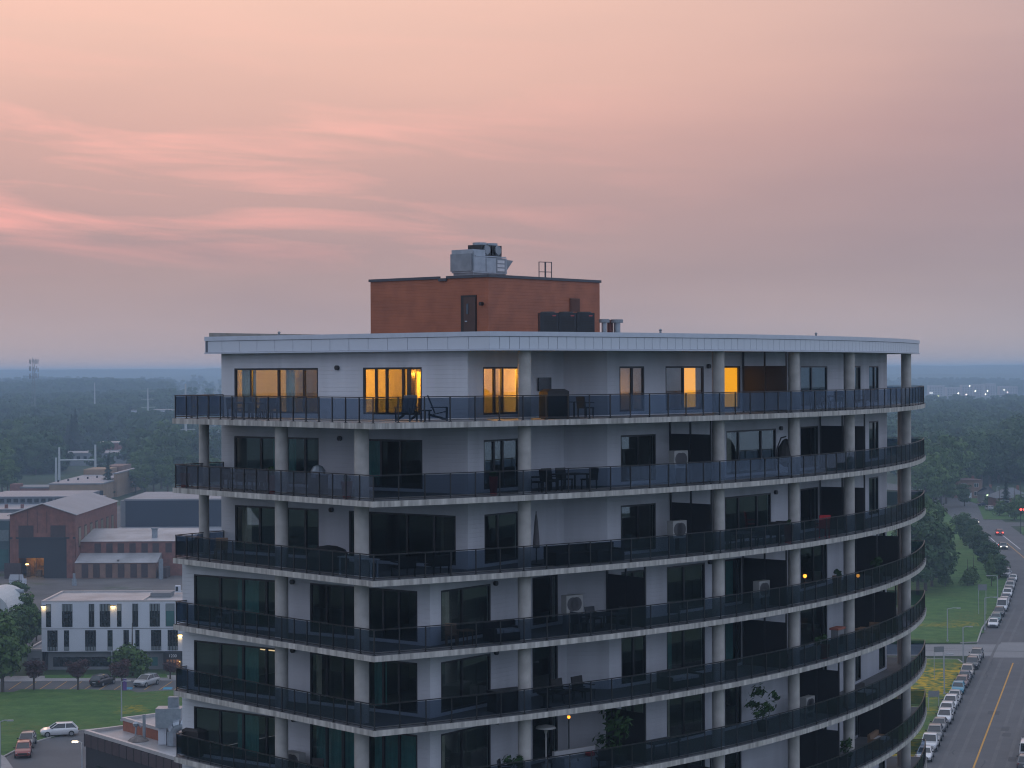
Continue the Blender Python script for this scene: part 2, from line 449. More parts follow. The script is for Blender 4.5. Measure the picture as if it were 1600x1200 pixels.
# ---------------- columns
def column(x, y, zt, zb, r=.3):
    m = MB().cyl((x, y, zb), (x, y, zt), r, r, 20, False)
    T(m.obj('column', m_col, tower, True))
for i in range(len(SLABZ)):
    zt, zb = CAMZ + clear_top(i) + .01, CAMZ + SLABZ[i] + TH - .01
    zz = (clear_top(i) + SLABZ[i]) / 2
    for px, rad in ((819.5, 59.15), (1122.5, 59.2), (1240.5, 59.2), (1327, 59.2), (1416, 0), (1410.5, 1)):
        if rad == 1 and i == 0: continue
        p = ray_circle(ray(px, z=zz), rad) if rad > 1 else setp(px, 116 + rad * 3, zz); column(p.x, p.y, zt, zb, .29)
    if i > 0:
        n = Vector((.726, .688))
        for px, inn, r in ((440, .75, .29), (565, .85, .31)):
            q = ray_line(ray(px, z=zz), pA + n * inn, pB + n * inn); column(q.x, q.y, zt, zb, r)
    if 0 < i < 3:
        p = setp(319, 92.9, zz); column(p.x, p.y, zt, zb, .24)
# ---------------- railings
RAILH = 1.07
inset = .10
left_pts = []; nL = 16
eL = offset([pA + Vector((.0, .0))] + arc(CR, a0, a1, 44), inset)      # left of travel = inward
qA, qB = eL[0], eL[1]
def seg(p, q, n): return [p + (q - p) * (k / n) for k in range(n + 1)]
qA = qA + (qB - qA).normalized() * .1
arcpts = eL[1:]
arcpts[-1] = arcpts[-1] - (arcpts[-1] - arcpts[-2]).normalized() * .1
PM = {}
def panel_mesh(L):
    k = round(L, 2)
    if k not in PM: PM[k] = MB().box((0, 0, 0), (k - .05, .012, .86)).mesh('glass_panel', g_rail)
    return PM[k]
post_me = MB().box((0, 0, RAILH / 2 - .02), (.045, .045, RAILH - .04)).box((0, 0, .012), (.11, .11, .024)).mesh('post', m_black)
for i, zb in enumerate(SLABZ):
    if i > 8: continue
    zt = CAMZ + zb + TH
    if i < 3: ret = seg(qA, qA + Vector((.62, .785)) * 3.0, 3)[::-1]
    else: ret = seg(qA, qA + Vector((.62, .785)) * .75, 1)[::-1]
    line = ret + seg(qA, qB, nL)[1:] + arcpts[1:] + seg(arcpts[-1], pC2 + Vector((.0, -.15)), 10)[1:]
    rl = MB().strip(line, .055, zt + RAILH - .04, zt + RAILH)
    rail = T(rl.obj('balcony_railing', m_black, tower))
    O('bottom_rail', MB().strip(line, .03, zt + .075, zt + .105).mesh('bottom_rail', m_black), rail)
    single = i < 5
    gm, pm = MB(), MB()
    for k, (p, q) in enumerate(zip(line[:-1], line[1:])):
        d = q - p; mid = (p + q) / 2; ang = math.atan2(d.y, d.x); L = d.length
        if single: O('glass_panel', panel_mesh(L), rail, (mid.x, mid.y, zt + .575), ang)
        else: gm.box((mid.x, mid.y, zt + .575), (L - .05, .012, .86), ang)
    for k, p in enumerate(line):
        if single: O('post', post_me, rail, (p.x, p.y, zt), math.atan2(p.y - CC.y, p.x - CC.x))
        else: pm.box((p.x, p.y, zt + RAILH / 2 - .02), (.045, .045, RAILH - .04))
    if not single:
        stuff(O('glass_panels', gm.mesh('glass_panels', g_rail), rail)); stuff(O('posts', pm.mesh('posts', m_black), rail))
# ---------------- privacy screens between balconies
SCR = {0: (1229,), 1: (1111, 1351), 2: (1112, 1351), 3: (1008, 1229, 1405), 4: (1229, 1400), 5: (1008, 1311), 6: (1111, 1311, 1410), 7: (1229,)}
for i, pxs in SCR.items():
    z0 = SLABZ[i] + TH; z1 = clear_top(i)
    for px in pxs:
        o_ = ray_circle(ray(px, z=(z0 + z1) / 2), 59.72); n = (CC - o_).normalized()
        i_ = o_ + n * 2.45; m = MB()
        for s in (.0, .5, 1.0):
            c_ = o_ + (i_ - o_) * s; m.box((c_.x, c_.y, CAMZ + (z0 + z1) / 2), (.07, .07, z1 - z0 - .004), math.atan2(n.y, n.x))
        sc = T(m.obj('privacy_screen', m_black, tower))
        for s in (.0, .5):
            A = o_ + (i_ - o_) * (s + .02); B = o_ + (i_ - o_) * (s + .48)
            O('screen_panel', MB().strip([A, B], .03, CAMZ + z0 + .04, CAMZ + z0 + 2.28).mesh('screen_panel', m_scr), sc)
# ---------------- wall lamps (unlit round fittings)
for i, pxs in {0: (528, 1106), 1: (532, 1219), 2: (519, 1211), 3: (458, 773, 1108), 4: (459, 774, 1108), 5: (460, 775)}.items():
    z0 = SLABZ[i] + TH; typ = 'A' if i < 3 else 'B'
    P, c = wall_map(typ, z0 + 1.5)
    for px in pxs:
        p = P(px); q = P(px + 4); n = Vector(((q - p).y, -(q - p).x)).normalized()
        zz = CAMZ + z0 + 2.28
        T(MB().cyl((p.x, p.y, zz), (p.x + n.x * .13, p.y + n.y * .13, zz), .11, .11, 12).obj('wall_lamp', m_black, tower))
# ---------------- roof: soffit, fascia panels, coping
g0 = Vector((ray(320, z=1.2) * 93.65, 93.65)); g1 = ray_circle(ray(765, z=1.2), 59.75)
b0 = math.atan2(g1.y - CC.y, g1.x - CC.x); b1 = math.atan2(118.2 - CC.y, 24.2 - CC.x)
NF = 86
fl = [g0 + (g1 - g0) * (k / 15) for k in range(16)] + arc(59.75, b0, b1, NF)[1:]
gL = [g0, g1] + arc(59.75, b0, b1, 60)[1:]
gback = [Vector((14, 121.5)), Vector((3, 117.5)), Vector((-11.5, 97.5))]
zf0, zf1 = CAMZ + ROOFZ, CAMZ + ROOFZ + .77
T(MB().prism(offset(gL, .03) + gback, zf0 - .03, zf0 + .32).obj('roof_slab', M('soffit', (.42, .44, .48), .7, var=.05), tower))
T(MB().prism(offset(gL, .3) + gback, zf0 + .32, zf0 + .5).obj('roof_deck', M('roof_gravel', (.25, .24, .23), .9, var=.3, scale=9), tower))
fas = T(MB().strip(offset(gL + gback + [g0], .12), .14, zf0 + .01, zf1 - .02).obj('roof_fascia', M('fascia_joint', (.10, .12, .15), .6, var=.05), tower))
cp = MB().strip(offset(gL + gback + [g0], .12), .30, zf1 - .2, zf1)
O('coping', cp.mesh('coping', m_coping), fas)
O('drip_edge', MB().strip(offset(gL, .06), .2, zf0 - .035, zf0 + .03).mesh('drip_edge', m_coping), fas)
FP = {}
for k, (p, q) in enumerate(zip(fl[:-1], fl[1:])):
    d = q - p; L = round(d.length, 3)
    if L not in FP: FP[L] = MB().box((0, 0, 0), (L - .022, .05, .51)).mesh('fascia_panel', m_fascia)
    mid = (p + q) / 2 ; n = Vector((-d.y, d.x)).normalized() * .03
    O('fascia_panel', FP[L], fas, (mid.x + n.x, mid.y + n.y, zf0 + .03 + .265 + random.uniform(-.001, .001)), math.atan2(d.y, d.x) + random.uniform(-.004, .004))

# ================================================================== lamps burning inside the top storey
def room_lamp(px, inn, h, watts, colr=(1, .38, .03), rad=.12):
    P, c = wall_map('A', -.6)
    p = P(px); q = P(px + 3); n = Vector((-(q - p).y, (q - p).x)).normalized()
    p = p + n * inn
    d = bpy.data.lights.new('room_lamp', 'POINT'); d.energy = watts; d.color = colr; d.shadow_soft_size = rad
    o = bpy.data.objects.new('room_lamp', d); col.objects.link(o); o.location = (p.x, p.y, CAMZ + SLABZ[0] + TH + h)
    s = MB().lathe([(.02, .10), (.10, .06), (.15, 0), (.10, -.06), (.02, -.10)], (p.x, p.y, CAMZ + SLABZ[0] + TH + h + .38), 10).obj('pendant_lamp', M('lamp_glow', (.8, .6, .3), .6, var=0, emit=(1, .55, .15), estr=2.0), tower)
    T(s)
room_lamp(470, 3.2, 1.9, 480)
room_lamp(600, 2.2, 2.0, 900)
room_lamp(650, 3.2, 1.8, 600)
room_lamp(780, 1.3, 2.0, 600)
room_lamp(1000, 2.0, 1.3, 16, (1, .42, .12))
# furniture silhouettes inside the lit rooms, seen through the panes
m_fur = M('indoor_furniture', (.06, .04, .03), .6, var=.2)
m_art = M('wall_art', (.02, .02, .025), .5, var=.2)
def indoor(px, inn, w, h0, h1, name, dep=.4, mat=None):
    P, c = wall_map('A', -.6); p = P(px); q = P(px + 3); u = (q - p).normalized(); n = Vector((-u.y, u.x)); p = p + n * inn
    zz = CAMZ + SLABZ[0] + TH
    T(MB().box((p.x, p.y, zz + (h0 + h1) / 2), (w, dep, h1 - h0), math.atan2(u.y, u.x)).obj(name, mat or m_fur, tower))
indoor(460, 3.2, 1.6, .0, .85, 'kitchen_counter'); indoor(618, 2.6, 1.3, .0, .9, 'kitchen_counter')
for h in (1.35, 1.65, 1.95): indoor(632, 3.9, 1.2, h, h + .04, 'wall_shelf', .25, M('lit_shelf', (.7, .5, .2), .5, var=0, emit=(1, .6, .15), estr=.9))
indoor(598, 2.0, .25, .0, 2.2, 'bookcase', .3); indoor(764, 3.2, .55, 1.35, 1.75, 'wall_picture', .04, m_art); indoor(796, 2.6, .4, .9, 1.4, 'wall_picture', .05, m_art)
indoor(440, 3.9, .5, .0, 2.0, 'tall_cabinet'); indoor(583, 3.6, .5, .0, 2.1, 'tall_cabinet', .4, M('pale_cabinet', (.5, .42, .3), .6, var=.1)); indoor(610, 3.9, .9, 1.35, 1.9, 'wall_picture', .04, m_art); indoor(606, 1.5, .5, .0, .8, 'dining_chair', .4); indoor(640, 1.6, .5, .0, .8, 'dining_chair', .4); indoor(470, 1.6, .5, .0, .85, 'dining_chair', .4)
indoor(785, 2.9, 1.4, .0, .85, 'dining_table', .7)

# ================================================================== rooftop
m_brick = M('cedar_cladding', (.30, .094, .046), .55, var=.16, scale=1.2, boards=.16)
m_cap = M('dark_cap_metal', (.045, .05, .065), .45, var=.1)
m_galv = M('galvanised_steel', (.30, .34, .38), .38, metal=.55, var=.14, scale=2.5)
m_galv2 = M('galvanised_dull', (.22, .25, .28), .5, metal=.4, var=.16, scale=2.0)
m_door = M('brown_door', (.05, .022, .016), .5, var=.1)
hz0, hz1 = CAMZ + 1.38, CAMZ + 4.59
h1 = Vector((ray(763, z=3) * 95, 95)); du, dv = Vector((-.778, .628)), Vector((.628, .778))
h0 = ray_line(ray(579, z=3), h1, h1 + du); h2 = ray_line(ray(937, z=3), h1, h1 + dv); h3 = h0 + h2 - h1
pent = T(MB().prism([h0, h1, h2, h3], hz0, hz1 - .12).obj('rooftop_penthouse', m_brick, tower))
pent['label'] = 'reddish cedar clad machine room on the roof'
O('parapet_cap', MB().strip([h0 + (h1 - h0) * .66, h1, h2, h3, h0, h0 + (h1 - h0) * .60], .14, hz1 - .12, hz1 + .01).mesh('parapet_cap', m_cap), pent)
O('scupper', MB().box((*(h0 + (h1 - h0) * .63 - Vector((.03, .04))), hz1 - .16), (.5, .12, .14), math.atan2(du.y, du.x)).mesh('scupper', m_cap), pent)
def on_left(px, out=.0): return ray_line(ray(px, z=2.5), h1, h0) + Vector((-.628, -.778)) * out
def on_right(px, out=.0): return ray_line(ray(px, z=2.5), h1, h2) + Vector((.778, -.628)) * out
A, B = on_left(721, .02), on_left(745, .02)
dr = O('door', MB().strip([A, B], .06, hz0, hz0 + 2.25).mesh('door', M('door_recess', (.012, .010, .010), .6, var=.1)), pent)
A, B = on_left(726, .05), on_left(744, .05)
dl = O('door_leaf', MB().strip([A, B], .05, hz0, hz0 + 2.16).mesh('door_leaf', m_door), dr)
c_ = on_left(730, .09); O('door_handle', MB().box((c_.x, c_.y, hz0 + 1.0), (.12, .05, .05)).mesh('door_handle', m_galv), dr)
c_ = on_left(732, .085); O('door_light', MB().box((c_.x, c_.y, hz0 + 1.6), (.12, .02, .5), math.atan2(du.y, du.x)).mesh('door_light', M('dark_pane', (.05, .07, .09), .15, var=0)), dr)
c_ = on_left(754, .0); O('wall_lamp', MB().cyl((c_.x, c_.y, CAMZ + 3.2), (c_.x - .12, c_.y - .15, CAMZ + 3.2), .09, .09, 10).mesh('wall_lamp', m_black), pent)
m = MB(); A, B = on_right(890, .03), on_right(905, .03)
lv = O('louvre_vent', MB().strip([A, B], .04, CAMZ + 2.95, CAMZ + 3.62).mesh('louvre_vent', M('louvre_brown', (.10, .035, .022), .6, var=.1)), pent)
for k in range(7):
    z = CAMZ + 3.0 + k * .088; O('slat', MB().strip([on_right(891, .06), on_right(904, .06)], .03, z, z + .05).mesh('slat', M('louvre_brown', (.10, .035, .022))), lv)
# air handler on the penthouse
ah = thing('air_handler', 'grey sheet metal air handling unit on top of the cedar machine room', 'air handler', (ray(739, z=5) * 97.0, 97.0, hz1 - .02), math.atan2(dv.y, dv.x))
def bx(m, x0, x1, y0, y1, z0, z1): return m.box(((x0 + x1) / 2, (y0 + y1) / 2, (z0 + z1) / 2), (x1 - x0, y1 - y0, z1 - z0))
bx(MB(), .05, 2.6, .05, 1.3, -.05, .22).obj('curb', m_galv2, ah)
cb = bx(MB(), 0, .95, .0, 1.37, .22, 1.36).obj('supply_cabinet', m_galv, ah)
bx(MB(), .06, .88, -.02, .0, .30, 1.28).obj('access_panel', m_galv, cb)
cb2 = bx(MB(), .952, 2.62, .0, 1.37, .22, 1.0).obj('coil_cabinet', m_galv, ah)
bx(MB(), 1.0, 1.55, -.02, .0, .28, .94).obj('access_panel', m_galv, cb2)
for z in (.35, .55, .75): bx(MB(), 1.85, 2.4, -.03, .0, z, z + .14).obj('louvre', M('pale_louvre', (.5, .54, .58), .4, var=.1), cb2)
bx(MB(), 1.78, 2.5, -.015, .0, .26, .98).obj('access_panel', m_galv2, cb2)
bx(MB(), .15, 2.5, -.05, .0, 1.02, 1.07).obj('rain_gutter', m_galv, ah)
bx(MB(), .98, 2.3, .08, 1.25, 1.0, 1.12).obj('filter_rack', m_black, ah)
bx(MB(), -.10, .0, .05, 1.37, .30, 1.15).obj('end_panel', m_galv2, ah)
s = MB(); s.add([(2.62, .1, .95), (2.62, 1.25, .95), (3.25, 1.25, .92), (3.25, .1, .92), (2.62, .1, .30), (2.62, 1.25, .30)], [(0, 3, 2, 1), (0, 4, 3), (1, 2, 5), (3, 4, 5, 2), (0, 1, 5, 4)])
s.obj('intake_hood', m_galv2, ah)
for k in range(2):
    x0 = .75 + k * .85
    fn = bx(MB(), x0, x0 + .74, .1, .95, 1.13, 1.62).obj('condenser_fan', m_black, ah)
    MB().cyl((x0 + .37, .08, 1.38), (x0 + .37, -.0, 1.38), .22, .22, 14).obj('fan_guard', m_galv2, fn)
    MB().cyl((x0 + .37, .52, 1.62), (x0 + .37, .52, 1.74), .36, .36, 16).obj('fan_shroud', m_galv, fn)
    bx(MB(), x0 + .26, x0 + .50, .06, .1, 1.14, 1.60).obj('fan_panel', m_galv, fn)
# three black condensers on the roof deck
m_cond = M('condenser_black', (.012, .016, .024), .4, var=.15)
for k, px in enumerate((842, 870.5, 899)):
    Yd = 93.2 + k * .25
    c = thing('condenser_unit', ['black rooftop condenser unit, end one nearer the penthouse door', 'black rooftop condenser unit standing between two others', 'black rooftop condenser unit, end one beside the exhaust stacks'][k], 'condenser', (ray(px + 14.5, z=2) * Yd, Yd + .45, hz0 + .0), .12, 'condensers on the roof')
    MB().box((0, 0, .68), (.85, .85, 1.28)).obj('cabinet', m_cond, c)
    for j in range(9): MB().box((.05, -.436, .22 + j * .115), (.62, .02, .05)).obj('louvre', m_black, c)
    MB().cyl((0, 0, 1.32), (0, 0, 1.38), .36, .34, 16).obj('fan_grille', m_black, c)
    MB().box((.24, -.44, 1.18), (.17, .02, .05)).obj('badge', M('red_badge', (.35, .06, .06), .4, var=0), c)
    for sx in (-1, 1): MB().box((sx * .36, 0, .02), (.08, .8, .05)).obj('foot', m_galv2, c)
for k, (px, w, lab) in enumerate(((944, .13, 'slim capped exhaust stack close to the penthouse corner'), (964, .17, 'capped exhaust stack with a rusty brown sleeve beside it'))):
    Yd = 99 + k * .6
    s = thing('exhaust_stack', lab, 'vent stack', (ray(px, z=2) * Yd, Yd, hz0), 0, 'exhaust stacks on the roof')
    MB().cyl((0, 0, -.05), (0, 0, 1.0), w, w, 14).obj('pipe', m_galv, s, True)
    MB().cyl((0, 0, .98), (0, 0, 1.15), w + .14, w + .14, 16).obj('cap', m_galv2, s, True)
    if k: MB().cyl((-.34, .1, -.05), (-.34, .1, 1.0), .15, .15, 12).obj('sleeve', M('rusty_pipe', (.14, .055, .05), .7, var=.25, scale=6), s, True)
    if k: MB().box((-.34, .1, 1.07), (.5, .4, .12)).obj('sleeve_cap', M('rusty_pipe', (.14, .055, .05)), s)
# ladder guard on the penthouse roof
lg = thing('roof_ladder', 'thin dark roof hatch ladder rail above the penthouse parapet', 'ladder', (ray(852, z=4.7) * 99.3, 99.3, hz1 - .3), .5)
for x in (-.36, -.02, .02, .36): MB().box((x, 0, .55), (.035, .035, 1.15)).obj('upright', m_cap, lg)
for x in (-.19, .19):
    for z in (.62, 1.11): MB().box((x, 0, z), (.34, .03, .035)).obj('rung', m_cap, lg)
# small roof bits: anchors and the raised kerb along the back left edge
for k, (px, Yd) in enumerate(((436, 92.0), (1032, 90.5), (1275, 101.5))):
    q = Vector((ray(px, z=1.7) * Yd, Yd))
    tag(MB().lathe([(.10, 0), (.10, .03), (.05, .06), (.05, .38), (.08, .42), (.02, .48)], (0, 0, 0), 8).obj('roof_anchor', m_galv2), ['small roof anchor on the straight left parapet', 'small roof anchor near the exhaust stacks', 'small roof anchor far along the curved parapet'][k], 'roof anchor', 'roof anchors').location = (q.x, q.y, hz0 + .01)
rk = T(MB().strip([Vector((-14.3, 94.6)), Vector((-11.4, 98.2)), Vector((-9, 101))], .25, CAMZ + 1.3, CAMZ + 1.86).obj('roof_kerb', M('weathered_flashing', (.26, .25, .23), .8, var=.2), tower))

# ================================================================== GROUND, STREETS
def sm(a, b, x):
    t = max(0.0, min(1.0, (x - a) / (b - a))); return t * t * (3 - 2 * t)
from mathutils import noise as mn
def terr(x, y):
    if y < 850: return 0.0
    left = sm(60, -160, x - .03 * y)
    z = left * (15 * sm(900, 2300, y) + 4 * sm(2300, 4200, y)) * (.85 + .75 * mn.noise((x / 260, y / 600, 2)) + .3 * mn.noise((x / 90, y / 300, 7)))
    z += (1 - left) * 13 * sm(3300, 4200, y) * max(0, .55 + mn.noise((x / 300, y / 700, 12)) + .3 * mn.noise((x / 110, y / 300, 3)))
    z = max(z, 0)
    z += sm(4300, 7200, y) * (43 + (4 if x > 0 else 0) + 7 * mn.noise((x / 420, y / 4000, 5)) + 4 * mn.noise((x / 170, y / 2500, 9)) + 2.5 * mn.noise((x / 60, y / 900, 4)))
    if y > 2600: z += 3 * sm(2600, 4000, y) * mn.noise((x / 45, y / 90, 1))
    return min(z, 57)
rows = [-5000, -2000, -400, 0, 150, 200, 240, 260, 280, 300, 350, 420, 500, 600, 700, 800, 850] + [850 + 60 * k for k in range(1, 40)] + [3190 + 90 * k for k in range(1, 50)] + [7600 + 300 * k for k in range(1, 9)]
NC = 130
gv, gf = [], []
for r_, y in enumerate(rows):
    w = 500 + .42 * max(0, y) if y > -300 else 3500
    for k in range(NC + 1):
        x = -w + 2 * w * k / NC
        gv.append((x, y, terr(x, y) if y >= 850 else 0.0))
for r_ in range(len(rows) - 1):
    for k in range(NC):
        a = r_ * (NC + 1) + k; gf.append((a, a + 1, a + NC + 2, a + NC + 1))
def ground_mat(name, stops, scale, bump=.3, extra=None, rough=.9):
    m = bpy.data.materials.new(name); m.use_nodes = True; nt = m.node_tree; b = nt.nodes['Principled BSDF']
    b.inputs['Roughness'].default_value = rough; b.inputs['Specular IOR Level'].default_value = .2
    tcn = nt.nodes.new('ShaderNodeTexCoord'); nz = nt.nodes.new('ShaderNodeTexNoise'); nz.inputs['Scale'].default_value = scale; nz.inputs['Detail'].default_value = 8; nz.inputs['Roughness'].default_value = .62
    nt.links.new(tcn.outputs['Object'], nz.inputs['Vector'])
    rp = nt.nodes.new('ShaderNodeValToRGB'); e = rp.color_ramp.elements
    while len(e) < len(stops): e.new(.5)
    for el, (p, c) in zip(e, stops): el.position = p; el.color = (*c, 1)
    nt.links.new(nz.outputs[0], rp.inputs[0]); cur = rp.outputs[0]
    if extra:                       # patches of flowers / stains: (scale, lo, hi, colour, amount)
        for sc_, lo, hi, c, fine in extra:
            n2 = nt.nodes.new('ShaderNodeTexNoise'); n2.inputs['Scale'].default_value = sc_; n2.inputs['Detail'].default_value = 3; nt.links.new(tcn.outputs['Object'], n2.inputs['Vector'])
            n3 = nt.nodes.new('ShaderNodeTexNoise'); n3.inputs['Scale'].default_value = fine; n3.inputs['Detail'].default_value = 4; nt.links.new(tcn.outputs['Object'], n3.inputs['Vector'])
            r2 = nt.nodes.new('ShaderNodeValToRGB'); r2.color_ramp.elements[0].position = lo; r2.color_ramp.elements[1].position = hi; nt.links.new(n2.outputs[0], r2.inputs[0])
            r3 = nt.nodes.new('ShaderNodeValToRGB'); r3.color_ramp.elements[0].position = .42; r3.color_ramp.elements[1].position = .58; nt.links.new(n3.outputs[0], r3.inputs[0])
            mu = nt.nodes.new('ShaderNodeMath'); mu.operation = 'MULTIPLY'; nt.links.new(r2.outputs[0], mu.inputs[0]); nt.links.new(r3.outputs[0], mu.inputs[1])
            mx = nt.nodes.new('ShaderNodeMix'); mx.data_type = 'RGBA'; nt.links.new(mu.outputs[0], mx.inputs[0]); nt.links.new(cur, mx.inputs[6]); mx.inputs[7].default_value = (*c, 1); cur = mx.outputs[2]
    nt.links.new(cur, b.inputs['Base Color'])
    if bump:
        nb = nt.nodes.new('ShaderNodeTexNoise'); nb.inputs['Scale'].default_value = scale * 6; nb.inputs['Detail'].default_value = 6; nt.links.new(tcn.outputs['Object'], nb.inputs['Vector'])
        bp = nt.nodes.new('ShaderNodeBump'); bp.inputs['Strength'].default_value = bump; bp.inputs['Distance'].default_value = .3; nt.links.new(nb.outputs[0], bp.inputs['Height']); nt.links.new(bp.outputs[0], b.inputs['Normal'])
    return m
m_land = ground_mat('land', [(.3, (.02, .035, .018)), (.5, (.035, .06, .028)), (.7, (.06, .085, .04))], .02)
m_grass = ground_mat('lawn_grass', [(.32, (.036, .088, .022)), (.5, (.056, .125, .030)), (.68, (.090, .16, .044))], .35, .6, [(.035, .48, .64, (.085, .125, .03), 1.0)])
m_flower = ground_mat('flowering_grass', [(.32, (.042, .092, .022)), (.5, (.062, .125, .030)), (.68, (.095, .155, .040))], .35, .6, [(.06, .42, .58, (.46, .30, .012), .9)])
m_flower2 = ground_mat('sparse_flowers', [(.32, (.036, .088, .022)), (.5, (.056, .125, .030)), (.68, (.090, .16, .044))], .35, .6, [(.09, .52, .72, (.30, .22, .015), 1.3)])
m_asph = ground_mat('asphalt', [(.3, (.088, .088, .092)), (.5, (.106, .106, .110)), (.7, (.124, .124, .128))], .12, .1, [(.03, .5, .7, (.082, .082, .086), .25)], .8)
m_asph2 = ground_mat('pale_asphalt', [(.3, (.18, .18, .183)), (.5, (.21, .21, .213)), (.7, (.24, .24, .243))], .1, .1, None, .8)
m_gravel = ground_mat('gravel_yard', [(.3, (.085, .078, .078)), (.5, (.125, .115, .112)), (.7, (.16, .15, .145))], .09, .2, [(.05, .55, .7, (.06, .085, .04), .4)])
m_kerb = M('kerb_concrete', (.30, .29, .28), .85, var=.15)
m_path = M('footpath_concrete', (.26, .25, .25), .85, var=.12, scale=.5)
m_yellow = M('yellow_paint', (.50, .25, .03), .7, var=.15, scale=2)
m_white = M('white_paint', (.55, .55, .55), .7, var=.15, scale=2)
gm_ = bpy.data.meshes.new('ground'); gm_.from_pydata(gv, [], gf); gm_.update(); gm_.materials.append(m_land)
for p in gm_.polygons: p.use_smooth = True
struct(O('ground', gm_))
def sheet(name, pts, z, mat, thick=0.0):
    m = MB().prism([(p[0], p[1]) for p in pts], z - max(thick, .003), z)
    return struct(m.obj(name, mat))
def px_poly(pts): return [ground(*p) for p in pts]
# --- the straight street on the right
y0, y1 = ground(1521, 1200), ground(1583, 1036)
ax = (y1 - y0).xy.normalized()
axis = [y0.xy - ax * 150, y0.xy, y1.xy, Vector((97.5, 372)), Vector((112.5, 424)), Vector((121.5, 474)), Vector((131, 540)), Vector((146.5, 651)), Vector((150, 720)), Vector((138, 800)), Vector((110, 900))]
HW = 6.9
def ribbon(name, cl, w0, w1, z, mat):
    L, Rr = offset(cl, w0), offset(cl, w1)
    m = MB(); n = len(cl)
    m.add([(p.x, p.y, z) for p in L] + [(p.x, p.y, z) for p in Rr], [(i, n + i, n + i + 1, i + 1) for i in range(n - 1)])
    return struct(m.obj(name, mat))
ribbon('street', axis, HW, -HW, .024, m_asph)
cross_a, cross_b = ground(1300, 1011), ground(1700, 1003)
cl2 = [Vector((-60, 322)), Vector((40, 319)), Vector((66, 318)), Vector((110, 317)), Vector((170, 316))]
ribbon('cross_street', cl2, 6.6, -6.6, .020, m_asph)
sheet('crossing_pavement', [(74.5, 309.5), (90, 308.5), (97, 325.6), (80, 326.5)], .030, m_asph2)
ribbon('concrete_crossing', cl2, 6.5, -6.5, .026, m_asph2)
for k, (a, b) in enumerate(((0, 2),)):
    ribbon('centre_line', [y0.xy - ax * 100, y1.xy], .10, -.10, .030, m_yellow)
ribbon('centre_line', [Vector((87.5, 336)), Vector((97.5, 372)), Vector((112.5, 424)), Vector((121.5, 474)), Vector((127, 512))], .10, -.10, .030, m_yellow)
for off in (2.6, -1.4):
    ribbon('lane_line', offset([Vector((124.5, 494)), Vector((131, 540))], off), .12, -.12, .030, m_white)
# second road crossing far away at the lights
ribbon('far_cross_road', [Vector((60, 590)), Vector((136, 575)), Vector((230, 560))], 7, -7, .021, m_asph)
rnd = random.Random(4)
m_patch = ground_mat('tar_patch', [(.3, (.060, .060, .063)), (.7, (.085, .085, .089))], .6, .1, None, .75)
for k in range(16):      # tar patches, cracks and worn wheel tracks
    Yp = rnd.uniform(205, 305) if k < 10 else rnd.uniform(330, 500); o_ = rnd.uniform(-5, 5)
    t_ = next((a_, b_) for a_, b_ in zip(axis[:-1], axis[1:]) if a_.y <= Yp <= b_.y); pc = t_[0] + (t_[1] - t_[0]) * ((Yp - t_[0].y) / (t_[1].y - t_[0].y)); dd_ = (t_[1] - t_[0]).normalized(); nn_ = Vector((-dd_.y, dd_.x)); pc = pc + nn_ * o_
    if k % 2: ribbon('tar_patch', [pc + dd_ * (q_ * 1.4) + nn_ * rnd.uniform(-.25, .25) for q_ in range(rnd.randint(3, 9))], .09, -.09, .0275 + k * .0001, m_patch)
    else: ribbon('tar_patch', [pc, pc + dd_ * rnd.uniform(1.5, 5)], rnd.uniform(.4, 1.1), -.4, .0275 + k * .0001, m_patch)
for o_ in (-3.6, -1.9, 1.9, 3.6): ribbon('wheel_track', offset(axis[:4], o_), .22, -.22, .0262, ground_mat('worn_asphalt', [(.3, (.095, .095, .098)), (.7, (.13, .13, .133))], .4, .1, None, .7))
# lawns left of the street
kl = offset(axis, HW + .02)
lawn1 = [kl[0], kl[1], ground(1512, 1038).xy + Vector((-.6, -2)), ground(1497, 1031).xy, Vector((40, 312.2)), Vector((20, 260)), Vector((5, 160))]
sheet('flower_meadow', lawn1, .10, m_flower, .10)
lawn2 = [ground(1548, 984).xy + Vector((-1.0, 2)), kl[3], kl[4], kl[5], kl[6], kl[7], Vector((60, 651)), Vector((30, 440)), Vector((38, 326.2)), ground(1500, 1005).xy, ground(1527, 1004).xy]
sheet('roadside_lawn', lawn2, .11, m_grass, .11)
sheet('flower_patch', [(68, 330), (80, 338), (82, 352), (70, 362), (60, 350)], .116, m_flower2)
sheet('flower_patch', [(84, 440), (95, 455), (99, 480), (88, 486), (80, 462)], .116, m_flower2)
m = MB().strip([lawn1[0], lawn1[1], lawn1[2], lawn1[3], lawn1[4]], .22, 0, .14); struct(m.obj('kerb', m_kerb))
m = MB().strip([lawn2[9], lawn2[10], lawn2[0], kl[3], kl[4], kl[5]], .22, 0, .15); struct(m.obj('kerb', m_kerb))
kr = offset(axis, -HW - .1)
struct(MB().strip(kr[:3], .22, 0, .14).obj('kerb', m_kerb))
sheet('verge', [kr[0], kr[1], kr[2], kr[2] + Vector((40, -4)), kr[0] + Vector((60, 0))], .09, m_grass, .09)
sheet('far_lawn', [kr[4] + Vector((1, 0)), kr[5], kr[6], Vector((143, 562)), Vector((260, 540)), Vector((230, 420))], .09, m_grass, .09)
sheet('far_lawn', [Vector((140, 592)), Vector((154, 660)), Vector((157, 720)), Vector((260, 720)), Vector((260, 575))], .09, m_grass, .09)
sheet('driveway', [(kr[5].x, kr[5].y), (kr[5].x + 40, kr[5].y - 10), (kr[5].x + 40, kr[5].y - 4), (kr[5].x, kr[5].y + 7)], .098, m_asph2)
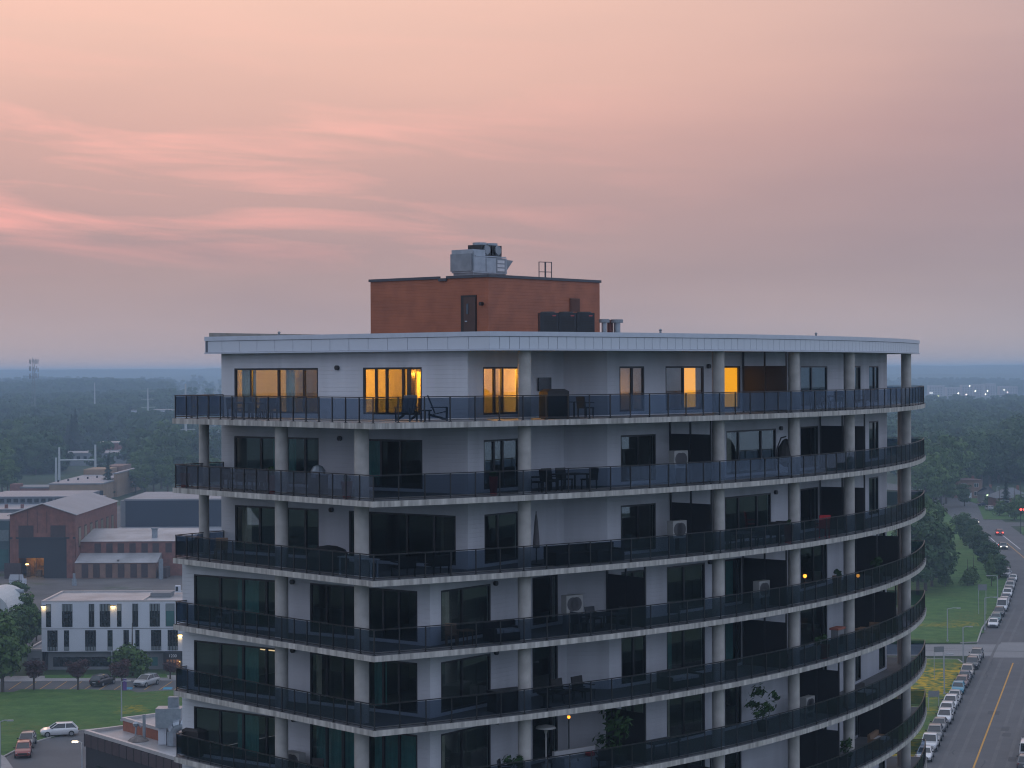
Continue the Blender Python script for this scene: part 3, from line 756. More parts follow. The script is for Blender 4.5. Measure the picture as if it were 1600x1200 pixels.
for x0 in (0,):   # dark joint lines on the concrete crossing
    ribbon('crack', [Vector((60, 318.5)), Vector((92, 314)), Vector((100, 313.5))], .12, -.12, .034, m_asph)
    ribbon('crack', [Vector((64, 321.5)), Vector((84, 315)), Vector((96, 321))], .10, -.10, .034, m_asph)

# --- left side: parking, lawn, drive, yard
sheet('lawn', px_poly([(-60, 1084), (22, 1082), (33, 1078), (130, 1078), (205, 1080), (214, 1083), (240, 1081), (300, 1078), (420, 1100), (300, 1150), (190, 1136), (120, 1143), (62, 1158), (16, 1178), (-60, 1210)]), .10, m_grass, .10)
sheet('flower_patch', px_poly([(170, 1112), (190, 1104), (222, 1103), (240, 1112), (205, 1122), (172, 1124)]), .106, m_flower2)
sheet('parking_lot', px_poly([(-80, 1064), (300, 1062), (420, 1080), (420, 1104), (300, 1082), (-80, 1090)]), .022, m_asph)
sheet('driveway', px_poly([(-60, 1240), (16, 1178), (62, 1158), (120, 1143), (190, 1136), (330, 1150), (420, 1300), (-60, 1320)]), .02, m_asph)
kk = px_poly([(-20, 1196), (16, 1178), (36, 1167), (62, 1158), (90, 1150), (120, 1143), (190, 1136)])
struct(MB().strip([p.xy for p in kk], .25, 0, .15).obj('kerb', m_kerb))
sheet('footpath', px_poly([(-80, 1058), (290, 1056), (300, 1064), (-80, 1066)]), .12, m_path, .12)
sheet('footpath', px_poly([(-40, 1240), (0, 1180), (8, 1184), (30, 1215), (10, 1260)]), .13, m_path, .13)
sheet('planting_strip', px_poly([(70, 1056), (260, 1054), (262, 1060), (70, 1061)]), .126, m_grass, .02)
for k in range(13):
    a = ground(14 + k * 23.5, 1078); b = ground(14 + k * 23.5 + 20, 1065)
    ribbon('bay_line', [a.xy, b.xy], .06, -.06, .028, m_yellow)
m_blue = M('blue_paint', (.03, .22, .36), .7, var=.2, scale=3)
for px in (198, 260): sheet('accessible_bay_mark', px_poly([(px - 6, 1077.5), (px + 8, 1077.5), (px + 10, 1074), (px - 4, 1074)]), .029, m_blue)
sheet('yard', px_poly([(-60, 900), (300, 898), (420, 960), (300, 1046), (60, 1046), (20, 980), (-60, 1000)]), .015, m_gravel)
sheet('rail_yard', px_poly([(-200, 790), (420, 790), (420, 898), (-200, 898)]), .012, m_gravel)

# ================================================================== TREES
def foliage(name, c0, c1, sss=.25):
    m = bpy.data.materials.new(name); m.use_nodes = True; nt = m.node_tree; b = nt.nodes['Principled BSDF']
    b.inputs['Roughness'].default_value = .75; b.inputs['Specular IOR Level'].default_value = .15
    oi = nt.nodes.new('ShaderNodeObjectInfo'); tcn = nt.nodes.new('ShaderNodeTexCoord')
    nz = nt.nodes.new('ShaderNodeTexNoise'); nz.inputs['Scale'].default_value = .9; nz.inputs['Detail'].default_value = 3
    nt.links.new(tcn.outputs['Object'], nz.inputs['Vector'])
    ad = nt.nodes.new('ShaderNodeMath'); ad.operation = 'MULTIPLY_ADD'; ad.inputs[1].default_value = .55; nt.links.new(oi.outputs['Random'], ad.inputs[0])
    mu = nt.nodes.new('ShaderNodeMath'); mu.operation = 'MULTIPLY_ADD'; mu.inputs[1].default_value = 1.3; mu.inputs[2].default_value = -.42; nt.links.new(nz.outputs[0], mu.inputs[0]); nt.links.new(mu.outputs[0], ad.inputs[2])
    rp = nt.nodes.new('ShaderNodeValToRGB'); rp.color_ramp.elements[0].color = (*c0, 1); rp.color_ramp.elements[1].color = (*c1, 1); rp.color_ramp.elements[0].position = .1; rp.color_ramp.elements[1].position = .9
    nt.links.new(ad.outputs[0], rp.inputs[0]); nt.links.new(rp.outputs[0], b.inputs['Base Color'])
    return m
m_leaf = foliage('leaf_green', (.036, .075, .022), (.105, .165, .05))
m_leafd = foliage('leaf_dark', (.022, .050, .022), (.065, .112, .042))
m_leafp = foliage('leaf_purple', (.050, .028, .030), (.10, .055, .055))
m_needle = foliage('needle', (.014, .032, .022), (.030, .055, .034))
m_bark = M('bark', (.07, .055, .045), .9, var=.3, scale=8)
def crown_mesh(name, seed, rx, h0, h1, clumps, per, leaf, mat, droop=0.0):
    rnd = random.Random(seed); m = MB()
    for c in range(clumps):
        a = rnd.uniform(0, 6.283); t = rnd.random()
        zz = h0 + (h1 - h0) * (.12 + .80 * t)
        prof = math.sin(math.pi * min(1, max(.0, .16 + .80 * t))) ** .7
        rr = rx * prof * rnd.uniform(.15, .78)
        cx, cyy = rr * math.cos(a), rr * math.sin(a)
        cr = rx * rnd.uniform(.26, .46)
        for k in range(per):
            d = Vector((rnd.gauss(0, 1), rnd.gauss(0, 1), rnd.gauss(0, .8)))
            if d.length < 1e-3: continue
            d.normalize(); p = Vector((cx, cyy, zz)) + Vector((d.x * cr, d.y * cr, d.z * cr * .72)) * rnd.uniform(.62, 1.08)
            if p.z < h0 * .8: continue
            n = (d + Vector((rnd.uniform(-.7, .7), rnd.uniform(-.7, .7), rnd.uniform(-.2, .9)))).normalized()
            u = n.orthogonal().normalized(); u.rotate(Matrix.Rotation(rnd.uniform(0, 6.28), 3, n)); v = n.cross(u)
            s = leaf * rnd.uniform(.6, 1.35)
            m.add([p - u * s * .5, p + v * s * .34 + u * s * .08, p + u * s * .55, p - v * s * .34 + u * s * .08], [(0, 1, 2, 3)])
    return m.mesh(name, mat)
def conifer_mesh(name, seed, h, r, mat, n=900):
    rnd = random.Random(seed); m = MB()
    for k in range(n):
        t = rnd.random() ** .8; z = h * (.06 + .94 * t); rad = r * (1 - t) * (.75 + .35 * math.sin(z * 6.0)) * rnd.uniform(.5, 1.1) + .05
        a = rnd.uniform(0, 6.283); o = Vector((math.cos(a), math.sin(a), 0)); p = o * rad + Vector((0, 0, z))
        u = (o + Vector((0, 0, -.45))).normalized(); v = u.cross(Vector((0, 0, 1))).normalized(); s = .25 + .55 * (1 - t)
        m.add([p - u * s, p + v * s * .4, p + u * s * .7, p - v * s * .4], [(0, 1, 2, 3)])
    return m.mesh(name, mat)
def trunk_mesh(h, r, limbs, seed, reach):
    rnd = random.Random(seed); m = MB()
    m.cyl((0, 0, -.1), (0, 0, h * .45), r, r * .75, 8); m.cyl((0, 0, h * .45), (.15, .1, h * .8), r * .75, r * .25, 7)
    for k in range(limbs):
        a = k * 6.283 / limbs + rnd.uniform(-.4, .4); z = h * rnd.uniform(.3, .55)
        m.cyl((0, 0, z), (reach * math.cos(a), reach * math.sin(a), z + h * rnd.uniform(.18, .35)), r * .4, r * .1, 6)
    return m.mesh('trunk', m_bark)
# unit prototypes about 10 m tall
CROWN = [crown_mesh('crown', 11 + k, 3.7 + .4 * (k % 2), 1.6, 10.2, 26, 105, .62, m) for k, m in enumerate((m_leaf, m_leafd, m_leaf, m_leafd))]
CROWN_S = crown_mesh('crown', 33, 3.0, 2.6, 8.6, 16, 100, .42, m_leafp)
CROWN_B = crown_mesh('crown', 35, 3.6, .2, 5.2, 18, 100, .55, m_leaf)
CONIF = conifer_mesh('crown', 5, 10, 2.3, m_needle)
TRUNK = trunk_mesh(9, .26, 6, 3, 2.2); TRUNK_C = MB().cyl((0, 0, -.1), (0, 0, 9), .22, .05, 7).mesh('trunk', m_bark)
n_tree = 0
def tree(px, py, hpx=None, hm=None, kind=0, label=None, group=None, name=None, z=0.0, wide=1.0):
    global n_tree
    g = ground(px, py, z)
    h = hm if hm else hpx * g.y / F_PX
    me = {'c': CONIF, 'p': CROWN_S, 'b': CROWN_B}.get(kind) or CROWN[kind]
    nat = {'c': 10, 'p': 8.6, 'b': 5.4}.get(kind, 10.4)
    e = thing(name or ('spruce_tree' if kind == 'c' else 'bush' if kind == 'b' else 'broadleaf_tree'), label, 'bush' if kind == 'b' else 'tree', g, random.uniform(0, 6.28), group)
    s = h / nat; e.scale = (s * wide, s * wide, s)
    O('trunk', TRUNK_C if kind in ('c', 'b') else TRUNK, e); O('crown', me, e)
    n_tree += 1
    if group and kind in (0, 1, 2, 3):
        e['label'] = '%s %s %s' % ('short' if h < 12 else 'medium height' if h < 17 else 'tall' if h < 20 else 'very tall', 'dark green' if kind in (1, 3) else 'light green', label.split(' ', 2)[2] if label.split()[1] != 'tree' else label.split(' ', 1)[1])
    return e
lab = 'leafy green tree in the row beside the straight street'
for px, py, h in ((1561, 905, 5.5), (1552, 898, 6), (1543, 889, 6.6), (1534, 878, 7), (1525, 867, 7.4), (1515, 857, 7.8), (1506, 848, 8)):
    tree(px, py, hm=h, kind=1, label=lab, group='trees in the roadside row', wide=1.2)
lab = 'tall dark tree in the grove between lawn and tower'
for px, py, h, k in ((1434, 930, 15, 1), (1446, 924, 15.5, 3), (1456, 917, 13, 2), (1441, 910, 16, 3), (1452, 905, 15, 0), (1463, 904, 11.5, 1), (1470, 910, 8, 3), (1437, 888, 18, 2), (1449, 880, 15, 1)):
    tree(px, py, hm=h, kind=k, label=lab, group='trees in the grove beside the lawn')
for px, py, h in ((1512, 916, 3.4), (1521, 914, 3.8), (1477, 917, 3)): tree(px, py, hm=h, kind='b', label='rounded dark bush on the roadside lawn', group='bushes on the lawn', wide=.9)
tree(1549, 917, hm=7, kind=0, label='slim bright green young tree by the kerb behind the lamp post', wide=.55)
lab = 'big leafy tree along the bending road before the houses'
for px, py, h, k in ((1446, 800, 16, 2), (1458, 796, 18, 0), (1470, 793, 19, 2), (1478, 787, 18, 0), (1463, 782, 21, 2), (1476, 777, 22, 0), (1487, 772, 22, 2), (1450, 776, 20, 3), (1497, 768, 20, 1), (1508, 766, 18, 2), (1440, 770, 20, 0)):
    tree(px, py, hm=h, kind=k, label=lab, group='trees along the bending road')
tree(1507, 791, hm=7.6, kind=1, label='round crowned street tree with a bare trunk in front of the brick house', wide=1.25)
tree(1572, 800, hm=11, kind='c', label='dark conifer in front of the red brick bungalow')
for px, py, h in ((1562, 806, 5), (1585, 812, 6), (1595, 806, 6.5)): tree(px, py, hm=h, kind='b', label='garden shrub before the red brick bungalow', group='shrubs by the bungalow')
tree(1546, 791, hm=3.5, kind='b', label='low dark shrub beside the small dark-roofed house')
lab = 'big dense tree rising behind the houses on the right'
for px, py, h, k in ((1520, 760, 21, 1), (1534, 758, 21, 3), (1546, 757, 20, 1), (1560, 755, 20, 3), (1574, 754, 20, 1), (1588, 752, 21, 3), (1600, 752, 22, 1), (1612, 756, 20, 3), (1527, 744, 20, 2), (1541, 742, 18, 0), (1555, 741, 18, 2), (1570, 740, 19, 0), (1584, 739, 24, 1), (1596, 738, 27, 3)):
    tree(px, py, hm=h, kind=k, label=lab, group='trees behind the houses')
# left side
tree(4, 1082, hm=10.5, kind=0, label='bright green tree at the parking edge by the lawn')
tree(-10, 1060, hm=11, kind=2, label='broad green tree beside the grey low wing')
tree(16, 1052, hm=9, kind=1, label='dark green tree standing against the low grey wing')
tree(40, 1012, hm=9, kind=0, label='bushy tree between the dust collector and the white office')
tree(57, 1002, hm=5.5, kind=1, label='small dark tree at the white office corner')
tree(25, 1022, hm=8, kind=3, label='dark tree in front of the round-roofed shed')
for px, lb in ((53, 'small purple leaved tree near the low grey wing'), (122, 'small purple leaved tree beside the black parked car'), (191, 'small purple leaved tree near the banner lamp post')):
    tree(px, 1079, hm=5.2, kind='p', label=lb, group='purple trees in the parking strip', wide=1.05)
tree(207, 1058, hm=4.8, kind='b', label='large round bush before the teal ground floor glass', wide=1.15)
tree(266, 1062, hm=3.2, kind='p', label='low pale shrub by the office entrance', name='shrub', wide=1.3)
tree(30, 928, hm=2.6, kind='b', label='low scrub beside the tiny white shed', wide=1.7)
tree(169, 776, hm=14.5, kind='c', label='dark spruce standing in front of the tan school wall', wide=1.1)
for px, py, h in ((112, 722, 24), (118, 717, 26), (106, 716, 20)): tree(px, py, hm=h, kind='c', label='tall spruce among the far red brick roofs', group='spruces by the far roofs', wide=1.0)
lab = 'big leafy tree right of the tan school'
for px, py, h, k in ((212, 770, 11, 0), (226, 772, 12, 2), (240, 768, 14, 1), (252, 764, 16, 3), (262, 772, 14, 0), (216, 755, 14, 2), (232, 750, 17, 0), (248, 745, 20, 2), (268, 752, 20, 1), (281, 760, 16, 3), (300, 768, 14, 0), (316, 768, 15, 1), (335, 770, 14, 2), (255, 728, 22, 0), (275, 732, 22, 2), (222, 734, 20, 1), (295, 745, 20, 0), (322, 748, 20, 3)):
    tree(px, py, hm=h, kind=k, label=lab, group='trees right of the school')
lab = 'big leafy tree left of the tan school'
for px, py, h, k in ((3, 768, 15, 0), (12, 772, 14, 2), (20, 762, 13, 1), (-6, 752, 19, 2), (8, 748, 17, 0), (56, 742, 15, 1), (66, 738, 17, 3), (74, 733, 17, 1), (50, 722, 19, 3), (88, 724, 17, 1), (62, 716, 20, 3), (30, 720, 21, 0), (14, 715, 22, 2), (40, 710, 22, 1), (96, 706, 21, 3), (80, 712, 22, 1)):
    tree(px, py, hm=h, kind=k, label=lab, group='trees left of the school')

# far wood as one mass: trunk-and-crown trees scattered over the terrain
far_crown = crown_mesh('far_crown', 77, 4.2, .3, 10.5, 14, 34, 1.25, m_leafd)
seedtree = thing('broadleaf_tree', 'tall far tree on the wooded slope by the cell mast', 'tree', (-260, 1650, terr(-260, 1650)))
seed_cr = O('crown', far_crown, seedtree); O('trunk', TRUNK, seedtree)
rnd = random.Random(21); pts = []
def clear_of(x, y):
    for (cx, cyy, rx, ry) in ((-225, 1010, 60, 70), (-300, 1330, 60, 60), (-150, 820, 90, 60), (128, 760, 30, 90), (250, 1330, 26, 40), (700, 3000, 260, 160), (-205, 1450, 50, 40)):
        if abs(x - cx) < rx and abs(y - cyy) < ry: return True
    return False
while len(pts) < 9000:
    y = 780 + 3600 * rnd.random() ** 1.5; s = rnd.uniform(-.30, .30)
    x = s * y
    if -.17 < s < .185 and rnd.random() < .93: continue
    if y < 880 and (s < -.12 or (s > .16)): 
        if rnd.random() < .6: continue
    if s > .18 and 2150 < y < 3300: continue
    dens = mn.noise((x / 160, y / 260, 3)) + .25
    if y < 2300 and dens < .02 and rnd.random() < .92: continue
    if clear_of(x, y) or (-.226 < s < -.190 and y < 1330 and rnd.random() < (.97 if y < 1000 else .62)): continue
    pts.append((x, y, terr(x, y) - .3))
fm = bpy.data.meshes.new('far_wood'); fm.from_pydata(pts, [], []); fm.update()
fo = stuff(O('far_wood', fm)); fo['label'] = 'hazy mass of far off trees covering the plain'
ng = bpy.data.node_groups.new('scatter_trees', 'GeometryNodeTree')
ng.interface.new_socket('Geometry', in_out='INPUT', socket_type='NodeSocketGeometry'); ng.interface.new_socket('Geometry', in_out='OUTPUT', socket_type='NodeSocketGeometry')
gi, go = ng.nodes.new('NodeGroupInput'), ng.nodes.new('NodeGroupOutput')
ip = ng.nodes.new('GeometryNodeInstanceOnPoints'); ob = ng.nodes.new('GeometryNodeObjectInfo'); ob.inputs['Object'].default_value = seed_cr; ob.transform_space = 'ORIGINAL'
rs = ng.nodes.new('FunctionNodeRandomValue'); rs.data_type = 'FLOAT'; rs.inputs[2].default_value = .8; rs.inputs[3].default_value = 2.0
rv = ng.nodes.new('FunctionNodeRandomValue'); rv.data_type = 'FLOAT_VECTOR'; rv.inputs[0].default_value = (0, 0, 0); rv.inputs[1].default_value = (.05, .05, 6.28)
ng.links.new(gi.outputs[0], ip.inputs['Points']); ng.links.new(ob.outputs['Geometry'], ip.inputs['Instance'])
ng.links.new(rs.outputs[1], ip.inputs['Scale']); ng.links.new(rv.outputs[0], ip.inputs['Rotation']); ng.links.new(ip.outputs[0], go.inputs[0])
md = fo.modifiers.new('scatter', 'NODES'); md.node_group = ng

# ================================================================== HAZE
hm_ = bpy.data.materials.new('haze_air'); hm_.use_nodes = True; nt = hm_.node_tree; nt.nodes.remove(nt.nodes['Principled BSDF'])
pv = nt.nodes.new('ShaderNodeVolumePrincipled'); pv.inputs['Color'].default_value = (.56, .77, 1.0, 1); pv.inputs['Density'].default_value = 0.00029; pv.inputs['Anisotropy'].default_value = 0.0
nt.links.new(pv.outputs[0], nt.nodes['Material Output'].inputs['Volume'])
hz = stuff(MB().prism([(-5600, -5100), (5600, -5100), (5600, 10100), (-5600, 10100)], -1.2, 59).obj('haze', hm_)); hz['label'] = 'thin bluish evening haze over the plain'

# ================================================================== BUILDINGS OF THE PLAIN
m_dbrick = M('red_brick', (.19, .080, .062), .85, var=.25, scale=.9, bump=.2)
m_dbrick2 = M('brown_brick', (.20, .12, .09), .85, var=.2, scale=.6)
m_tan = M('tan_brick', (.27, .18, .11), .85, var=.14, scale=.4)
m_whitec = M('white_panel', (.50, .53, .58), .6, var=.04, scale=.3)
m_greyr = M('grey_metal_roof', (.21, .225, .25), .5, var=.1, scale=.15)
m_whiter = M('white_membrane', (.30, .30, .31), .45, var=.3, scale=.22, detail=7)
m_dk = M('dark_cladding', (.018, .02, .026), .6, var=.15)
m_navy = M('navy_cladding', (.018, .030, .052), .7, var=.08, scale=.1)
m_wdk = M('dark_window', (.012, .018, .022), .12, var=.2, spec=.6)
m_teal = M('teal_glass', (.05, .13, .13), .12, var=.2, scale=.5)
m_rec = M('bricked_recess', (.05, .032, .032), .85, var=.2)
m_grey = M('grey_cladding', (.17, .18, .19), .7, var=.1, scale=.4)
m_edge = M('parapet_metal', (.40, .385, .385), .35, var=.08)
class Bld:
    """building with local X along its front (left to right), Y into depth"""
    def __init__(s, name, label, p, q, cat='building', group=None):
        s.e = thing(name, label, cat, (p[0], p[1], 0), math.atan2(q[1] - p[1], q[0] - p[0]), group)
        s.w = math.hypot(q[0] - p[0], q[1] - p[1])
        s.Y = p[1]
    def box(s, name, x0, x1, y0, y1, z0, z1, mat, parent=None):
        return bx(MB(), x0, x1, y0, y1, z0, z1).obj(name, mat, parent or s.e)
    def win(s, x0, x1, z0, z1, mat=None, y=0.0, fins=0, frame=m_frame, d=.12):
        w = s.box('window', x0, x1, y - .02, y + d, z0, z1, frame)
        s.box('pane', x0 + .08, x1 - .08, y - .035, y - .021, z0 + .08, z1 - .08, mat or m_wdk, w)
        for k in range(fins):
            xx = x0 + (x1 - x0) * (k + .7) / (fins + .4); s.box('fin', xx - .05, xx + .05, y - .16, y - .036, z0, z1, m_black, w)
        return w
def X_at(px, Yd, py=1000): return (px - 800 + (579 - py) * ROLL) / F_PX * Yd
def Z_at(px, py, Yd): return at(px, py, Yd).z

# ---- white office block
YO = 301.0
b = Bld('office_building', 'white panelled office block with tall narrow windows and glass ground floor', (X_at(65, YO), YO), (X_at(300, YO), YO))
xo = lambda px: X_at(px, YO) - X_at(65, YO)
H2, H1, Hg = Z_at(150, 941, YO), Z_at(150, 982, YO), Z_at(150, 1018, YO)
b.box('upper_walls', 0, b.w, 0, 13.6, Hg, H2, m_whitec)
b.box('joint_line', -.02, b.w, -.03, .0, H1 - .06, H1 + .02, m_grey)
b.box('roof', .4, b.w - .1, .4, 13.2, H2, H2 + .05, m_whiter)
for x0_, x1_, y0_, y1_ in ((0, b.w, 0, .35), (0, .35, .352, 13.6), (.352, b.w, 13.25, 13.6), (b.w * .66, b.w * .66 + .3, .352, 13.248)):
    b.box('parapet', x0_, x1_, y0_, y1_, H2 + .0, H2 + .28, m_edge)
for k, (a, c, f) in enumerate(((72, 80, 0), (97, 113.5, 3), (139, 147.5, 3), (156, 172.5, 3), (183, 190, 0), (207, 216, 3), (234, 250, 3), (259, 273, 0))):
    w = b.win(xo(a), xo(c), H1 + .25, H2 - .25, m_teal if a == 259 else m_wdk, fins=f)
    b.box('spandrel', xo(a) + .05, xo(c) - .05, -.06, -.037, H2 - 1.35, H2 - .3, M('grey_spandrel', (.16, .19, .20), .4, var=.1), w)
for k, (a, c, f) in enumerate(((74, 90, 3), (100, 108, 0), (133, 150, 3), (168, 176, 0), (193, 201.5, 3), (211.5, 218, 0), (236, 252, 3), (262, 278, 3))):
    w = b.win(xo(a), xo(c), Hg + .15, H1 - .25, fins=f)
    b.box('spandrel', xo(a) + .05, xo(c) - .05, -.06, -.037, Hg + .2, Hg + .75, M('grey_spandrel', (.16, .19, .20)), w)
b.box('ground_floor', .5, b.w - .5, .8, 13, 0, Hg, m_grey)
gw = b.win(xo(81), xo(181), .45, Hg - .9, y=.8)
for a, c in ((181, 191), (191, 203), (203, 225), (225, 235), (235, 246)): b.win(xo(a) + .03, xo(c) - .03, .45, Hg - .9, m_teal, y=.8, frame=m_grey)
for px in (70, 175, 257): b.box('pier', xo(px), xo(px) + .25, .3, .8, 0, Hg, m_dk)
b.box('canopy', xo(256), xo(284), -.5, .8, 0.0, Hg - .1, m_dk)
b.box('entrance_doors', xo(261), xo(282), -.53, -.501, .1, Hg - 1.2, M('lit_timber', (.22, .10, .05), .6, var=.4, scale=5, emit=(1, .45, .16), estr=.05))
for px in (265, 270, 275, 280): b.box('door_bar', xo(px), xo(px) + .12, -.56, -.531, .1, Hg - 1.2, m_dk)
def sconce(bld, px, z, y=-.02, w=.7, glow=2.2, watts=25):
    f = bld.box('wall_lamp', xo(px) - w / 2, xo(px) + w / 2, y - .3, y, z, z + .12, m_dk)
    bld.box('lamp_lens', xo(px) - w / 2 + .05, xo(px) + w / 2 - .05, y - .27, y - .03, z - .05, z - .002, M('warm_lens', (.9, .7, .4), .5, var=0, emit=(1, .66, .22), estr=9.0), f)
    d = bpy.data.lights.new('sconce_light', 'POINT'); d.energy = watts; d.color = (1, .62, .22); d.shadow_soft_size = .1
    o = bpy.data.objects.new('sconce_light', d); col.objects.link(o); o.parent = bld.e; o.location = (xo(px), y - .32, z - .22)
sconce(b, 68.5, H2 - .55); sconce(b, 177, H2 - .55); sconce(b, 281.5, H1 - 1.0, watts=35); sconce(b, 282, Hg - 1.4, -.52, .15, watts=12)
fc = bpy.data.curves.new('sign', 'FONT'); fc.body = '1200'; fc.size = .62; fc.align_x = 'CENTER'; fc.extrude = .02
so = bpy.data.objects.new('house_number', fc); col.objects.link(so); so.parent = b.e; so.location = (xo(270.5), -.53, Hg - .85); so.rotation_euler = (R(90), 0, 0); 
bpy.context.view_layer.update(); nm_ = bpy.data.meshes.new_from_object(so); bpy.data.objects.remove(so)
so = O('house_number', nm_, b.e, (xo(270.5), -.53, Hg - .85)); so.rotation_euler = (R(90), 0, 0); nm_.materials.clear(); nm_.materials.append(M('pale_letters', (.55, .58, .62), .5, var=0))
b.box('roof_unit', xo(225), xo(257), 5.5, 9, H2 + .05, H2 + .75, m_grey)
hp = b.box('heat_pump', xo(256), xo(264), 10.2, 11, H2 + .3, H2 + 1.35, m_whitec)
b.box('fan_disc', xo(257), xo(261), 10.17, 10.19, H2 + .5, H2 + 1.2, m_dk, hp)
b.box('wing', xo(41), -.02, .5, 10, 0, Z_at(50, 1017, YO), m_grey)
b.box('wing_parapet', xo(41) - .05, -.03, .45, .75, Z_at(50, 1017, YO), Z_at(50, 1017, YO) + .25, m_edge)
b.box('wing_parapet', xo(41) - .05, xo(41) + .25, .752, 10, Z_at(50, 1017, YO), Z_at(50, 1017, YO) + .25, m_edge)
b.box('wing_sign', xo(48), xo(61), .46, .498, Z_at(50, 1031, YO), Z_at(50, 1029.5, YO), m_dk)

# ---- red brick workshop with gable and lean-tos
YW = 436.0
gl, gr = X_at(15.5, YW, 850), X_at(118, YW, 850)
b = Bld('brick_workshop', 'old red brick workshop with tall gable, open lit door and lean-to sheds', (gl, YW), (gr, YW))
xw = lambda px: X_at(px, YW, 850) - gl
He, Ha = Z_at(66, 804, YW), Z_at(66, 787.5, YW); W = b.w; D = 46.0
m = MB(); dx0, dx1, dz = xw(29), xw(104), Z_at(66, 872, YW); dh = Z_at(66, 842, YW) - dz
m.add([(0, 0, 0), (W, 0, 0), (W, 0, He), (W / 2, 0, Ha), (0, 0, He), (0, D, 0), (W, D, 0), (W, D, He), (W / 2, D, Ha), (0, D, He)], [(1, 6, 7, 2), (6, 5, 9, 8, 7), (5, 0, 4, 9)])
m.prism([(0, 0), (dx0, 0), (dx0, .5), (0, .5)], 0, dz + dh); m.prism([(dx1, 0), (W, 0), (W, .5), (dx1, .5)], 0, dz + dh)
m.add([(0, 0, dz + dh), (W, 0, dz + dh), (W, 0, He), (W / 2, 0, Ha), (0, 0, He)], [(0, 1, 2, 3, 4)])
b_wall = m.obj('brick_walls', m_dbrick, b.e)
m = MB(); o_ = .45
m.add([(-o_, -.4, He - .12), (W / 2, -.4, Ha + .12), (W + o_, -.4, He - .12), (-o_, D + .3, He - .12), (W / 2, D + .3, Ha + .12), (W + o_, D + .3, He - .12)], [(0, 1, 4, 3), (1, 2, 5, 4)])
m.obj('gable_roof', m_greyr, b.e)
MB().tube([(-o_, -.45, He - .1), (W / 2, -.45, Ha + .14), (W + o_, -.45, He - .1)], .14).obj('barge_board', m_edge, b.e)
b.box('door_head', dx0, dx1, .02, .3, dz, dz + dh, m_dk); b.box('lintel', 0, W, -.12, -.003, dz + dh, dz + dh + .4, m_dk)
b.box('sliding_door', xw(68), dx1, .1, .3, 0, dz, m_dk); b.box('door_leaf', xw(8), xw(34), -.8, -.55, .1, dz - 1, m_rec)
for a in (29, 79): b.box('upper_recess', xw(a), xw(a + 23.5), -.06, -.004, Z_at(66, 839, YW), Z_at(66, 821, YW), m_rec)
for a, c in ((20, 25), (109, 114)): b.box('brick_pier', xw(a), xw(c), -.2, -.005, 0, He - .6, m_dbrick)
for k in range(3): b.box('tie_line', xw(43 + k * 15), xw(43 + k * 15) + .1, -.06, -.004, He - 4, He + .8, m_rec)
# the lit interior of the open bay
b.box('bay_back_wall', dx0, xw(70), 7.0, 7.2, 0, dz, M('bay_ochre', (.30, .17, .06), .8, var=.4, scale=1.2)); b.box('bay_side', xw(70), xw(70) + .2, .4, 7.0, 0, dz, m_dk)
for k, (a, c, z0_, z1_, yy) in enumerate(((36, 41, 0, 2.6, 3), (44, 47, 0, 4.6, 5), (52, 60, 0, 1.6, 2.5), (62, 66, 0, 3.8, 4.5), (56, 67, 2.2, 2.5, 3.5))): b.box('machine', xw(a), xw(c), yy, yy + 1.2, z0_, z1_, M('machine_paint', (.16, .10, .05), .6, var=.5, scale=2))
for px, yy, zz, wt in ((42, 4, 5.2, 240), (60, 4, 5.6, 260)):
    d = bpy.data.lights.new('bay_light', 'POINT'); d.energy = wt; d.color = (1, .62, .2); d.shadow_soft_size = .3
    o = bpy.data.objects.new('bay_light', d); col.objects.link(o); o.parent = b.e; o.location = (xw(px), yy, zz)
    b.box('bay_lamp', xw(px) - .3, xw(px) + .3, yy - .1, yy + .1, zz + .4, zz + .5, M('warm_lens', (.9, .7, .4)))
for px in (36, 38.5): b.box('bay_lamp', xw(px) - .12, xw(px) + .12, 2.8, 2.9, 2.7, 2.95, M('warm_lens', (.9, .7, .4)))
# tall windows along the side wall
for k in range(7):
    y_ = 3 + k * 6.0
    w = b.box('side_window', W - .02, W + .05, y_, y_ + 2.6, 6.5, 11.0, m_rec)
    for j in range(3): b.box('pane', W + .052, W + .07, y_ + .15 + j * .8, y_ + .75 + j * .8, 6.8, 10.7, M('dusty_pane', (.20, .18, .12) if k < 2 else (.09, .07, .07), .4, var=.3), w)
# lean-tos to the right
xl0, xl1, yl = W + .05, X_at(245, YW, 900) - gl, -1.0
hl1, hl2 = 3.4, 5.1
lt = b.box('lean_to_wall', xl0, xl1, yl, yl + 5.0, 0, hl1, m_dbrick2)
m = MB(); m.add([(xl0, yl - .3, hl1 + .05), (xl1 + .3, yl - .3, hl1 + .05), (xl1 + .3, yl + 5.5, hl2), (xl0, yl + 5.5, hl2), (xl1 + .3, yl + 5.5, hl1)], [(0, 1, 2, 3), (1, 4, 2)]); m.obj('lean_to_roof', m_whiter, b.e)
for a in (129, 147, 166.5, 185.5, 205, 222): b.box('bricked_bay', xw(a), xw(a + 10), yl - .10, yl - .004, .2, hl1 - .25, m_rec)
xu1 = X_at(296, YW, 860) - gl
b.box('upper_wall', xl0, xu1, yl + 5.52, yl + 20, 0, 7.6, m_dbrick)
m = MB(); m.add([(xl0, yl + 5.2, 7.65), (xu1, yl + 5.2, 7.65), (xu1, yl + 20, 9.4), (xl0, yl + 20, 9.4)], [(0, 1, 2, 3)]); m.obj('upper_roof', m_whiter, b.e)
for a in (141, 159.5, 177.5, 196, 215, 232.5, 253): b.box('bricked_window', xw(a), xw(a + 10), yl + 5.42, yl + 5.515, 5.15, 7.2, m_rec)
